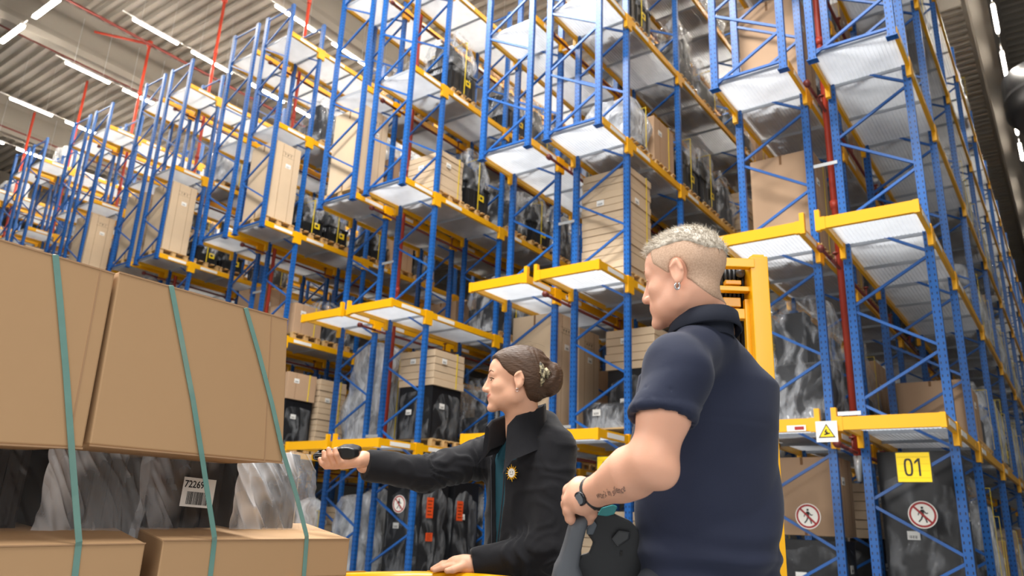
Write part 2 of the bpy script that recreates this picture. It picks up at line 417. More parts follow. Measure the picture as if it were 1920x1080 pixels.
OL = OL.mesh('orange_label', [ORG, M_PRINT])
PR = MB()   # handling marks: glass, arrows, frame
PR.box(0, .002, -.17, .17, .05, .053).box(0, .002, -.17, .17, -.05, -.047)
for c in (-.08, .08): PR.bar((.001, c, -.025), (.001, c, .025), .008, .002).bar((.001, c-.018, .008), (.001, c, .028), .007, .002).bar((.001, c+.018, .008), (.001, c, .028), .007, .002)
PR.box(0, .002, -.015, .015, 0, .025).box(0, .002, -.003, .003, -.02, 0).box(0, .002, -.012, .012, -.024, -.02)
PR = PR.mesh('handling_marks', M_PRINT)
def carton_me(w, d, h, m=None, seam=True):
    b = MB().box(-w/2, w/2, -d/2, d/2, 0, h)
    me = b.mesh('carton', m or M_CARD, bevel=.006)
    return me
CM = {}
def cached(key, fn):
    if key not in CM: CM[key] = fn()
    return CM[key]
def seam_me(w, d, h):
    b = MB()
    b.box(w/2-.001, w/2+.002, -d*.22, -d*.22+.006, .02, h-.02).box(w/2-.001, w/2+.002, d*.24, d*.24+.006, .02, h-.02)
    b.box(-w*.02, w*.02, -d/2-.002, -d/2+.001, h*.0, h*.1).box(-w*.02, w*.02, -d/2-.002, -d/2+.001, h*.9, h)
    return b.mesh('seam', M_CARDD)
def strap_me(w, d, h, y=0, tw=.022):
    b = MB()
    b.box(w/2, w/2+.006, y-tw/2, y+tw/2, 0, h+.006).box(-w/2-.006, -w/2, y-tw/2, y+tw/2, 0, h+.006).box(-w/2, w/2, y-tw/2, y+tw/2, h, h+.006)
    return b.mesh('strap', M_STRAPY)
def drape_me(w, d, h, seed, amp=.09, flare=.06, peak=.0, mt=None):
    P = []; NR, NS = 18, 36
    for i in range(NR+1):
        t = i/NR; row = []
        for j in range(NS+1):
            a = 2*PI*(j % NS)/NS; ca, sa = math.cos(a), math.sin(a)
            e = max(abs(ca), abs(sa)); sx, sy = ca/e**.8, sa/e**.8
            k = 1+flare*(1-t)*2 - (.22*max(0, t-.7)/.3)
            if t > .93: k *= (1-t)/.07*.9+.02
            z = h*min(1, t/.93)
            q = (sx*w/2*k, sy*d/2*k, z)
            n = noise3(q, 2.6, seed)*amp + abs(noise3((q[0]*3, q[1]*3, q[2]*.8), 2.2, seed+5))*amp*.9
            up = peak*max(0, noise3(q, 1.4, seed+9))*t
            row.append((q[0]*(1+n/ max(.2, w/2)), q[1]*(1+n/max(.2, d/2)), z+noise3(q, 3, seed+2)*amp*.6*t+up))
        P.append(row)
    return MB().grid(P).mesh('drape', mt or M_FILM, True)
def goods_me(w, d, h, seed, m=None):
    r = random.Random(int(seed*10)); b = MB(); b.box(-w/2, w/2, -d/2, d/2, 0, h*.5)
    for i in range(4):
        x = r.uniform(-w*.25, w*.25); y = r.uniform(-d*.25, d*.25); b.box(x-w*.22, x+w*.22, y-d*.2, y+d*.2, h*.45, h*r.uniform(.7, .98))
    return b.mesh('goods', m or M_DARKG, bevel=.03)
def crate_me(w, d, h):
    b = MB().box(-w/2, w/2, -d/2, d/2, 0, h)
    b.box(-w/2-.02, w/2+.02, -d/2-.02, d/2+.02, h-.05, h).box(-w/2-.012, w/2+.012, -d/2-.012, d/2+.012, 0, .06)
    for i in range(4):
        y = -d/2+d*(i+.5)/4; b.box(w/2, w/2+.014, y-.012, y+.012, .05, h-.04)
        x = -w/2+w*(i+.5)/4; b.box(x-.012, x+.012, -d/2-.014, -d/2, .05, h-.04)
    return b.mesh('crate', M_BLACKP)
M_GREYG = mat('grey_goods', '#6c7075', .5, var=.3, vscale=5)
def load(kind, x, y, z, label, group, h=1.0, w=.9, d=.78, n=0, rz=0.):
    h = round(h, 1); w = round(w, 2); d = round(d, 2); v = n % 4
    loc = (x, y, z); rot = (0, 0, rz)
    if kind == 'tall':
        t = thing('tall_carton', label, 'carton', loc, rot, group)
        link('carton_body', cached(('tc', w, d, h), lambda: carton_me(w, d, h, M_CARDL)), t)
        link('flap_edges', cached(('ts', w, d, h), lambda: seam_me(w, d, h)), t)
        link('handling_marks', PR, t, (w/2, 0, h*.86)); link('shipping_label', LBL, t, (w/2, d*.05, h*.72))
    elif kind == 'box':
        t = thing('carton', label, 'carton', loc, rot, group)
        link('carton_body', cached(('bx', w, d, h), lambda: carton_me(w, d, h)), t)
        link('flap_edges', cached(('bs', w, d, h), lambda: seam_me(w, d, h)), t)
        link('shipping_label', LBL, t, (w/2, -d*.2, h*.7))
        if n % 2: link('strap', cached(('st', w, d, h), lambda: strap_me(w, d, h, .2)), t)
    elif kind == 'flat':
        t = thing('carton_stack', label, 'carton stack', loc, rot, group)
        m = max(3, int(round(h/.13))); hh = h/m
        me = cached(('fl', w, d, m, h), lambda: carton_me(w, d, hh*.94, M_CARDL))
        for i in range(m):
            o = link('flat_carton', me, t, (rnd.uniform(-.012, .012), rnd.uniform(-.012, .012), i*hh), (0, 0, rnd.uniform(-.01, .01)))
        link('strap', cached(('st', w+.03, d, h), lambda: strap_me(w+.03, d, h, .2)), t)
        link('shipping_label', LBL, t, (w/2+.014, -d*.2, h*.7))
        link('shipping_label', LBL, t, (-w*.1, -d/2-.014, h*.7), (0, 0, -PI/2))
    elif kind == 'crate':
        t = thing('black_crate', label, 'crate', loc, rot, group)
        ch = round(h*.45, 2)
        link('crate_body', cached(('cr', w, d, ch), lambda: crate_me(w*.96, d*.96, ch)), t)
        link('dark_goods', cached(('gd', w, d, h, v), lambda: goods_me(w*.85, d*.8, h-ch-.05, v+3.)), t, (0, 0, ch))
        link('clear_film', cached(('dr', w, d, h, v), lambda: drape_me(w*.93, d*.92, h-ch+.22, v*3.1+1, .06, .05, .25)), t, (0, 0, ch-.18))
        link('strap', cached(('st', w+.1, d, ch+.1), lambda: strap_me(w+.1, d, h*.92, -.05)), t)
        link('yellow_label', YL, t, (w/2+.006, .12, ch*.55))
    elif kind == 'film':
        t = thing('wrapped_load', label, 'wrapped load', loc, rot, group)
        link('dark_goods', cached(('g2', w, d, h, v), lambda: goods_me(w*.9, d*.9, h*.9, v+8.)), t)
        link('clear_film', cached(('d2', w, d, h, v), lambda: drape_me(w*.98, d*.98, h, v*2.3+4, .08, .05, .3)), t)
        if n % 2: link('strap', cached(('st', w+.16, d, h), lambda: strap_me(w+.16, d, h*.9, .1)), t)
    elif kind == 'white':
        t = thing('wrapped_load', label, 'wrapped load', loc, rot, group)
        link('grey_goods', cached(('g3', w, d, h, v), lambda: goods_me(w*.85, d*.85, h*.9, v+8., M_GREYG)), t)
        link('milky_film', cached(('d3', w, d, h, v), lambda: drape_me(w*.95, d*.95, h, v*2.3+4, .07, .06, .3, M_FILMW)), t)
        link('strap', cached(('st', w+.12, d, h), lambda: strap_me(w+.12, d, h*.9, .1)), t)
    elif kind == 'black':
        t = thing('black_goods', label, 'wrapped load', loc, rot, group)
        link('black_cover', cached(('bk', w, d, h), lambda: carton_me(w*.94, d*.94, h, M_BLACKP)), t)
        link('glossy_film', cached(('bf', w, d, h, v), lambda: drape_me(w*1.0, d*1.0, h+.02, v*2.3+4, .03, .01, .05, M_FILMC)), t)
        link('shipping_label', LBL, t, (w/2+.02, -d*.2, h*.62)); link('shipping_label', LBL, t, (-w*.1, -d/2-.03, h*.5), (0, 0, -PI/2))
    elif kind == 'low':
        t = thing('wrapped_bundle', label, 'wrapped load', loc, rot, group)
        link('black_cover', cached(('lw', w, d, h), lambda: drape_me(w, d, h, 2.2, .03, .0, 0, M_DARKG)), t)
        link('glossy_film', cached(('lf', w, d, h), lambda: drape_me(w*1.02, d*1.02, h*1.05, 2.2, .03, .0, 0, M_FILM)), t)
        link('shipping_label', LBL, t, (-.1, -d/2-.05, h*.6), (0, 0, -PI/2)); 
    return t
DESC = {'tall': 'tall pale brown carton', 'box': 'brown carton', 'flat': 'strapped stack of flat cartons', 'crate': 'black crate under clear film', 'film': 'dark goods under clear film', 'white': 'grey goods under milky film', 'low': 'low black wrapped bundle', 'black': 'black goods under glossy film'}
TOPD = {'box': 'brown carton on top', 'flat': 'stack of flat cartons on top'}
LOADS = {}
SHELF = ['floor level', 'lowest shelf', 'second shelf', 'third shelf', 'fourth shelf', 'top shelf']
NTH = ['first', 'second', 'third', 'fourth', 'fifth', 'sixth', 'seventh', 'eighth', 'ninth', 'tenth', 'eleventh', 'twelfth', 'thirteenth', 'fourteenth', 'fifteenth', 'sixteenth', 'seventeenth', 'eighteenth', 'nineteenth', 'twentieth', 'farthest', 'rearmost']
# hand placed loads: (row, side, shelf, y start, list of (kind, length along y, height))
S = {
 (0, 'L', 3): (9.62, [('box', .95, 1.7), ('film', 1.0, 1.4), ('film', 1.1, 1.3), ('box', 1.1, 1.2), ('film', 1., 1.3), ('film', 1., 1.2)]),
 (0, 'L', 2): (10.75, [('box', .9, 1.5), ('box', .9, 1.0), ('box', .9, .7), ('film', 1., 1.2), ('crate', 1., 1.2), ('film', 1, 1.3)]),
 (0, 'L', 1): (10.7, [('film', 1.1, 1.8), ('film', 1.1, 1.5), ('box', .9, 1.4), ('box', 1, 1.2), ('crate', 1, 1.2)]),
 (0, 'L', 4): (10.6, [('film', 1., 1.3), ('film', 1.1, 1.3), ('box', 1.1, 1.2), ('box', 1., 1.2)]),
 (0, 'L', 0): (10.75, [('black/box', .8, (.95, 1.0)), ('black/flat', 1.1, (.95, .75)), ('film', 1., 1.2), ('box', 1, 1.3)]),
 (0, 'R', 0): (10.7, [('black', 1.1, 2.0), ('film', 1., 1.9), ('white', 1., 1.5), ('box', 1., 1.0), ('film', 1, 1.1), ('flat', 1, 1.2), ('white', 1, 1.2)]),
 (0, 'R', 1): (12.8, [('box', .8, .8), ('box', .8, .8), ('film', 1., 1.1), ('white', 1., 1.2), ('white', 1.1, 1.4), ('crate', 1., 1.2), ('white', 1., 1.2), ('white', 1, 1.4), ('film', 1, 1.2), ('white', 1, 1.3)]),
 (0, 'R', 2): (16.3, [('white', 1., 1.2), ('film', 1., 1.2), ('white', 1., 1.2), ('tall', 1., 1.5), ('white', 1, 1.2), ('white', 1, 1.3), ('film', 1, 1.2), ('white', 1, 1.2), ('white', 1, 1.2), ('box', 1, 1.2)]),
 (0, 'R', 3): (16.3, [('film', 1., 1.2), ('white', 1., 1.2), ('film', 1., 1.0), ('white', 1., 1.2), ('white', 1, 1.2), ('film', 1, 1.2), ('white', 1, 1.3), ('white', 1, 1.2)]),
 (0, 'R', 4): (12.8, [('film', 1., 1.2), ('film', 1., 1.2)]),
 (0, 'R', 5): (22, [('white', 1.1, 1.4), ('box', 1.1, 1.2)]),
 (1, 'R', 4): (10.6, [('crate', 1.05, 1.4), ('film', 1.1, 1.3), ('film', 1.2, 1.1), ('film', 1.1, 1.1), ('box', .9, .9), ('box', .8, .9), ('box', .8, .9), ('film', 1, 1.2), ('film', 1, 1.2)]),
 (1, 'R', 3): (10.6, [('white', .95, .9), ('box', .95, .9), ('crate', 1., 1.2), ('crate', 1., 1.3), ('film', 1., 1.1), ('flat', .9, 1.2), ('film', .9, 1.2), ('film', .9, 1.2)]),
 (1, 'R', 2): (10.6, [('flat', .9, 1.9), ('box', .9, .9), ('film', 1.1, 1.2), ('crate', 1., 1.2), ('film', 1., 1.2)]),
 (1, 'R', 1): (9.62, [('low', .85, .4), ('black/flat', .95, (1.1, .7)), ('film', 1., 1.4), ('box', 1., 1.2), ('crate', 1, 1.3), ('box', 1, 1.2)]),
 (1, 'R', 0): (10.7, [('flat', 1., 1.2), ('film', 1., 1.4), ('box', 1, 1.2)]),
 (1, 'L', 1): (10.55, [('tall', .7, 2.0), ('tall', .8, 1.9), ('box', .8, 1.4), ('flat', .9, 1.2), ('film', 1, 1.2)]),
 (1, 'L', 0): (10.5, [('tall', .8, 1.7), ('flat', .9, 1.2), ('film', 1, 1.2), ('box', 1, 1.2)]),
 (1, 'L', 2): (12.8, [('film', 1., 1.2), ('film', 1., 1.2), ('crate', 1, 1.2)]),
 (1, 'L', 3): (12.7, [('film', 1., 1.4), ('film', 1., 1.2), ('crate', 1, 1.3), ('film', 1, 1.2)]),
 (1, 'L', 4): (12.7, [('film', 1., 1.3), ('film', 1., 1.4), ('film', 1, 1.3)]),
 (2, 'R', 4): (10.7, [('crate', .95, 1.4), ('crate', .95, 1.2), ('film', 1.1, 1.3), ('film', 1., 1.2), ('crate', 1, 1.2), ('film', 1, 1.1), ('film', 1, 1.2)]),
 (2, 'R', 3): (10.58, [('flat', .8, .9), ('crate', .9, 1.3), ('film', 1.1, 1.1), ('crate', .9, 1.2), ('film', 1.1, 1.2), ('crate', 1, 1.2), ('film', 1, 1.2)]),
 (2, 'R', 2): (11.9, [('film', 1., 1.3), ('film', 1., 1.2), ('crate', 1, 1.2), ('box', 1, 1.2)]),
 (2, 'R', 1): (10.8, [('black/flat', 1., (1.0, .7)), ('film', .9, 1.5), ('box', .9, 1.6), ('flat', .9, 1.2), ('box', 1, 1.1)]),
 (2, 'R', 0): (10.7, [('black', .9, 1.7), ('black', .9, 1.7), ('film', .8, 1.6), ('flat', .9, 1.4), ('box', 1, 1.3)]),
 (2, 'L', 4): (10.8, [('film', 1., 1.3), ('crate', 1., 1.2), ('film', 1, 1.2)]),
 (2, 'L', 3): (9.6, [('tall', .8, 1.9), ('box', .9, 1.1), ('film', 1, 1.3), ('film', 1, 1.2), ('film', 1, 1.2)]),
 (2, 'L', 1): (10.7, [('white', .9, 2.0), ('crate', 1., 1.3), ('flat', .9, 1.4), ('box', 1, 1.2)]),
 (2, 'L', 2): (12.9, [('box', .9, .9), ('box', .9, 1.2), ('film', 1, 1.2)]),
 (2, 'L', 0): (10.65, [('white', 1., 1.4), ('film', 1., 1.3), ('box', .9, 1.3)]),
 (3, 'R', 3): (9.6, [('tall', .8, 1.9), ('crate', .75, .9), ('crate', .75, .9), ('crate', .8, .9), ('box', .9, 1.1), ('film', .9, 1.2)]),
 (3, 'R', 4): (10.8, [('film', .95, 1.3), ('white', .95, 1.2), ('film', 1, 1.1)]),
 (3, 'R', 2): (10.7, [('box', .9, .7), ('film', .9, 1.), ('film', 1, 1.1), ('box', 1, 1.)]),
 (3, 'R', 1): (10.75, [('black/box', .9, (1.0, .6)), ('flat', .9, 1.6), ('flat', .9, 1.3), ('film', 1., 1.2), ('box', 1, 1.)]),
 (3, 'R', 0): (10.0, [('tall', .9, 1.9), ('white', .9, 1.2), ('flat', 1, 1.2), ('film', 1, 1.2)]),
 (3, 'L', 3): (11.9, [('crate', 1., 1.), ('film', 1, 1.2)]),
 (3, 'L', 4): (11.8, [('film', 1., 1.2), ('white', 1, 1.2)]),
 (4, 'R', 3): (9.6, [('tall', .8, 1.9), ('crate', .75, .9), ('crate', .75, .9), ('film', 1, 1.1)]),
 (4, 'L', 3): (9.6, [('tall', .8, 1.9), ('film', 1., 1.2)]),
 (4, 'R', 4): (10.9, [('white', 1., 1.2), ('film', 1, 1.2)]),
 (4, 'R', 2): (10.8, [('box', .9, .8), ('film', .9, 1.), ('box', 1, .9)]),
 (5, 'R', 3): (9.6, [('tall', .8, 1.9), ('box', .8, 1.2), ('film', .9, 1.)]),
 (5, 'L', 3): (9.7, [('white', .9, 1.7), ('film', 1., 1.2)]),
 (5, 'R', 4): (11.0, [('white', 1., 1.0), ('film', 1, 1.)]),
 (6, 'R', 3): (9.6, [('tall', .8, 1.7), ('box', .8, 1.2)]),
 (6, 'L', 5): (9.6, [('white', .9, 1.3)]),
 (6, 'R', 4): (10.9, [('white', 1., 1.0)]),
 (7, 'R', 3): (9.6, [('tall', .8, 1.5)]),
 (7, 'L', 5): (9.8, [('white', .9, 1.0)]),
}
for k_ in (3, 4, 5, 6):
    for sd_ in 'RL':
        for li_ in ((0, 1, 2) if k_ < 6 else (1, 2)):
            S.setdefault((k_, sd_, li_), (10.7, [(rnd.choice(['box', 'film', 'crate', 'flat', 'white']), rnd.choice([.85, 1.]), rnd.choice([.9, 1.1, 1.3])) for _ in range(3)]))
S.setdefault((2, 'L', 5), (12.8, [('film', 1, 1.), ('box', 1, .9)]))
S.setdefault((1, 'R', 5), (10.8, [('film', 1, .5), ('box', 1, .5), ('film', 1, .5), ('film', 1, .5)]))
S.setdefault((0, 'L', 5), (10.8, [('film', 1, .5), ('box', 1, .5), ('film', 1, .5)]))
def shelf_z(li): return .0 if li == 0 else LV[li-1]+.014
cnt = 0
for (k, side, li), (y, seq) in S.items():
    X = (-3.59 if side == 'L' else -2.22)-PITCH*k+RW/2
    end = {0: 23, 1: 17.5, 2: 16.5, 3: 14.5}.get(k, 13.0)
    seq = list(seq); i = 0
    if k == 0 and side == 'L': end = 18
    yend = y
    while i < len(seq) or (k < 4 and li < 5 and yend < end and not (k == 0 and side == 'R' and li == 4)):
        if i >= len(seq): seq.append((rnd.choice(['film', 'film', 'crate', 'box', 'white', 'flat']), rnd.choice([.9, 1.0]), rnd.choice([1.0, 1.1, 1.2, 1.3])))
        kind, ln, h = seq[i]
        # keep clear of the upright frames
        yc = yend+ln/2
        for U in YU:
            if yend-.03 < U+.05 and yend+ln > U-.05:
                if U > YF+.2: yend = U+.07; yc = yend+ln/2
        z = shelf_z(li)
        where = '%s, %s half of %s row, %s from end' % (SHELF[li], 'left' if side == 'L' else 'right', rowword[k], NTH[i])
        det = k < 3 and yc < 13.5
        pallet(X, yc, z, 'wooden pallet, '+where, det, 'wooden pallets under the goods')
        GR = {'tall': 'tall cartons', 'box': 'cartons', 'flat': 'carton stacks', 'crate': 'black crates', 'film': 'film wrapped goods', 'white': 'milky film wrapped goods', 'low': 'bundles', 'black': 'black goods'}
        kk = kind.split('/'); hs_ = h if isinstance(h, tuple) else (h,); zz = z+.143
        for qi, (kd, h1) in enumerate(zip(kk, hs_)):
            LOADS[(k, side, li, i, qi)] = load(kd, X, yc, zz, (TOPD if qi else DESC)[kd]+', '+where, GR[kd]+' on the racks', h=h1, w=.92, d=min(ln-.1, .95), n=cnt)
            zz += h1+.004
        yend = yc+ln/2+.03; i += 1; cnt += 1
print('loads', cnt)

# ---------------------------------------------------------------- implicit surface mesher for bodies and clothes
def smin(a, b, k):
    h = np.clip(.5+.5*(b-a)/k, 0, 1); return b*(1-h)+a*h-k*h*(1-h)
def smax(a, b, k): return -smin(-a, -b, k)
def V(p): return np.array(p, dtype=np.float32)
def caps(P, a, b, r1, r2):
    a, b = V(a), V(b); ab = b-a; t = np.clip(((P-a)@ab)/max(1e-9, ab@ab), 0, 1)
    return np.linalg.norm(P-a-t[:, None]*ab, axis=1)-(r1+(r2-r1)*t)
def chain(P, pts, rs, k=.01):
    d = None
    for i in range(len(pts)-1):
        e = caps(P, pts[i], pts[i+1], rs[i], rs[i+1]); d = e if d is None else smin(d, e, k)
    return d
def ell(P, c, r, ax=None):
    q = P-V(c)
    if ax is not None: q = q@np.array(ax, dtype=np.float32).T
    r = V(r); k0 = np.linalg.norm(q/r, axis=1); k1 = np.linalg.norm(q/(r*r), axis=1)
    return k0*(k0-1)/np.maximum(k1, 1e-6)
def surface(fn, lo, hi, h):
    lo = np.array(lo, float); hi = np.array(hi, float)
    n = np.ceil((hi-lo)/h).astype(int)+1
    xs = [lo[i]+h*np.arange(n[i]) for i in range(3)]
    D = np.empty(n, np.float32)
    Yg, Zg = np.meshgrid(xs[1], xs[2], indexing='ij'); yz = np.stack([Yg.ravel(), Zg.ravel()], 1).astype(np.float32)
    step = max(1, 400000//len(yz))
    for i in range(0, n[0], step):
        xx = xs[0][i:i+step]
        P = np.concatenate([np.repeat(xx, len(yz))[:, None].astype(np.float32), np.tile(yz, (len(xx), 1))], 1)
        D[i:i+step] = fn(P).reshape(len(xx), n[1], n[2])
    D[0] = D[-1] = 1e-2; D[:, 0] = D[:, -1] = 1e-2; D[:, :, 0] = D[:, :, -1] = 1e-2
    s = D < 0
    acc = np.zeros(tuple(n-1)+(3,), np.float32); cnt_ = np.zeros(tuple(n-1), np.float32)
    for ax in range(3):
        a = [slice(None)]*3; b = [slice(None)]*3; a[ax] = slice(0, -1); b[ax] = slice(1, None)
        A, B = D[tuple(a)], D[tuple(b)]; m_ = (A < 0) != (B < 0)
        t = np.where(m_, A/np.where(m_, A-B, 1), 0)
        o1, o2 = [q for q in range(3) if q != ax]
        for d1 in (0, 1):
            for d2 in (0, 1):
                sl = [slice(None)]*3
                sl[o1] = slice(d1, n[o1]-1+d1); sl[o2] = slice(d2, n[o2]-1+d2)
                mm = m_[tuple(sl)]; tt = t[tuple(sl)]
                cnt_ += mm
                acc[..., ax] += mm*tt; acc[..., o1] += mm*d1; acc[..., o2] += mm*d2
    idx = -np.ones(tuple(n-1), int); act = cnt_ > 0; idx[act] = np.arange(act.sum())
    ijk = np.argwhere(act); verts = lo+h*(ijk+acc[act]/cnt_[act][:, None])
    quads = []
    for ax in range(3):
        o1, o2 = [(1, 2), (2, 0), (0, 1)][ax]
        a = [slice(1, n[i]-1) for i in range(3)]; b = list(a); a[ax] = slice(0, n[ax]-1); b[ax] = slice(1, n[ax])
        A, B = s[tuple(a)], s[tuple(b)]; E = np.argwhere(A != B)
        flip = A[tuple(E.T)]
        base = E.copy(); base[:, o1] += 1; base[:, o2] += 1
        def cell_(d1, d2):
            c = base.copy(); c[:, o1] -= d1; c[:, o2] -= d2; return idx[tuple(c.T)]
        q = np.stack([cell_(1, 1), cell_(0, 1), cell_(0, 0), cell_(1, 0)], 1)
        q[~flip] = q[~flip][:, ::-1]; quads.append(q)
    Q = np.concatenate(quads); Q = Q[(Q >= 0).all(1)]
    # light laplacian smoothing
    for _ in range(2):
        s_ = np.zeros_like(verts); c_ = np.zeros(len(verts))
        for a, b in ((0, 1), (1, 2), (2, 3), (3, 0)):
            np.add.at(s_, Q[:, a], verts[Q[:, b]]); np.add.at(s_, Q[:, b], verts[Q[:, a]])
            np.add.at(c_, Q[:, a], 1); np.add.at(c_, Q[:, b], 1)
        verts = verts*.5+.5*s_/np.maximum(c_, 1)[:, None]
    return verts, Q
def normals(v, Q):
    n = np.cross(v[Q[:, 2]]-v[Q[:, 0]], v[Q[:, 3]]-v[Q[:, 1]]); N_ = np.zeros_like(v)
    for i in range(4): np.add.at(N_, Q[:, i], n)
    return N_/np.maximum(np.linalg.norm(N_, axis=1), 1e-9)[:, None]
def vnoise(P, seed=0):   # smooth value noise in numpy, -1..1
    P = P+seed*17.13; i = np.floor(P).astype(int); f = P-i; f = f*f*(3-2*f)
    def hsh(a, b, c):
        h = (a*374761393+b*668265263+c*2147483647+seed*1013) & 0xffffffff
        h = ((h ^ (h >> 13))*1274126177) & 0xffffffff; return ((h ^ (h >> 16)) & 0xffff)/32767.5-1
    r = 0
    for dx in (0, 1):
        for dy in (0, 1):
            for dz in (0, 1):
                w_ = (f[:, 0] if dx else 1-f[:, 0])*(f[:, 1] if dy else 1-f[:, 1])*(f[:, 2] if dz else 1-f[:, 2])
                r = r+w_*hsh(i[:, 0]+dx, i[:, 1]+dy, i[:, 2]+dz)
    return r
def to_me(name, parts, mats):
    vs, qs, mi = [], [], []; k = 0
    for v, q, m_ in parts:
        vs.append(v); qs.append(q+k); mi.append(m_ if hasattr(m_, '__len__') else np.full(len(q), m_)); k += len(v)
    v = np.concatenate(vs); q = np.concatenate(qs); mi = np.concatenate(mi).astype(np.int32)
    me = bpy.data.meshes.new(name); me.vertices.add(len(v)); me.vertices.foreach_set('co', v.astype(np.float32).ravel())
    me.loops.add(q.size); me.loops.foreach_set('vertex_index', q.astype(np.int32).ravel())
    me.polygons.add(len(q)); me.polygons.foreach_set('loop_start', np.arange(0, q.size, 4, dtype=np.int32))
    for m_ in mats: me.materials.append(m_)
    me.polygons.foreach_set('material_index', mi); me.polygons.foreach_set('use_smooth', np.ones(len(q), bool))
    me.update(calc_edges=True); me.validate(); return me
def seg(v, q, fn_):   # face material from centroid
    return fn_(v[q].mean(1))
def text_me(s, size, m, depth=.0006, bold=0):
    cu = bpy.data.curves.new('t', 'FONT'); cu.body = s; cu.size = size; cu.align_x = 'CENTER'; cu.align_y = 'CENTER'; cu.extrude = depth; cu.offset = bold; cu.resolution_u = 3
    o = bpy.data.objects.new('t', cu); COL.objects.link(o)
    me = bpy.data.meshes.new_from_object(o.evaluated_get(bpy.context.evaluated_depsgraph_get()))
    bpy.data.objects.remove(o); me.materials.clear(); me.materials.append(m); return me
def orient(x, y, o):   # matrix with local x,y axes
    x = Vector(x).normalized(); z = x.cross(Vector(y)).normalized(); y = z.cross(x)
    m_ = Matrix((x, y, z)).transposed().to_4x4(); m_.translation = Vector(o); return m_

M_SKINW = mat('skin_woman', '#e0ab8c', .5, sss=.08, var=.05, vscale=25, bump=.03, bscale=300, spec=.4)
M_SKINM = mat('skin_man', '#dfa88c', .5, sss=.12, var=.06, vscale=22, bump=.04, bscale=260, spec=.4)
M_LIP = mat('lips', '#c0705f', .4)
M_EYEW = mat('eye_white', '#e8e2dc', .2); M_EYED = mat('eye_dark', '#3a2a20', .15)
M_HAIRW = mat('brown_hair', '#4c3626', .55, var=.45, vscale=22, bump=.3, bscale=60, spec=.35, stretch=(1, 1, 3.5))
M_FLEECE = mat('black_fleece', '#121217', .95, var=.15, vscale=60, bump=.15, bscale=500, sheen=.12)
def hairmat(nm, c1, c2, sc):
    m = bpy.data.materials.new(nm); m.use_nodes = True; nt = m.node_tree; b = nt.nodes['Principled BSDF']; b.inputs['Roughness'].default_value = .6
    tc = nt.nodes.new('ShaderNodeTexCoord'); n_ = nt.nodes.new('ShaderNodeTexNoise'); n_.inputs['Scale'].default_value = sc; n_.inputs['Detail'].default_value = 6
    r = nt.nodes.new('ShaderNodeValToRGB'); r.color_ramp.elements[0].position = .38; r.color_ramp.elements[1].position = .62
    r.color_ramp.elements[0].color = srgb(c1); r.color_ramp.elements[1].color = srgb(c2)
    nt.links.new(tc.outputs['Object'], n_.inputs[0]); nt.links.new(n_.outputs[0], r.inputs[0]); nt.links.new(r.outputs[0], b.inputs[0])
    bp = nt.nodes.new('ShaderNodeBump'); bp.inputs['Strength'].default_value = .2; bp.inputs['Distance'].default_value = .003
    nt.links.new(n_.outputs[0], bp.inputs['Height']); nt.links.new(bp.outputs[0], b.inputs['Normal']); return m
M_TEAL = mat('teal_shirt', '#1f5565', .8, bump=.05, bscale=200)
M_NAVY = mat('navy_polo', '#151d35', .85, var=.06, vscale=90, bump=.12, bscale=700, sheen=.08)
M_NAVYD = mat('navy_collar', '#131929', .85, bump=.1, bscale=600)
M_SILVER = mat('silver', '#e6e6e8', .15, 1)
M_JET = mat('scanner_black', '#0e0e10', .35, bump=.05)

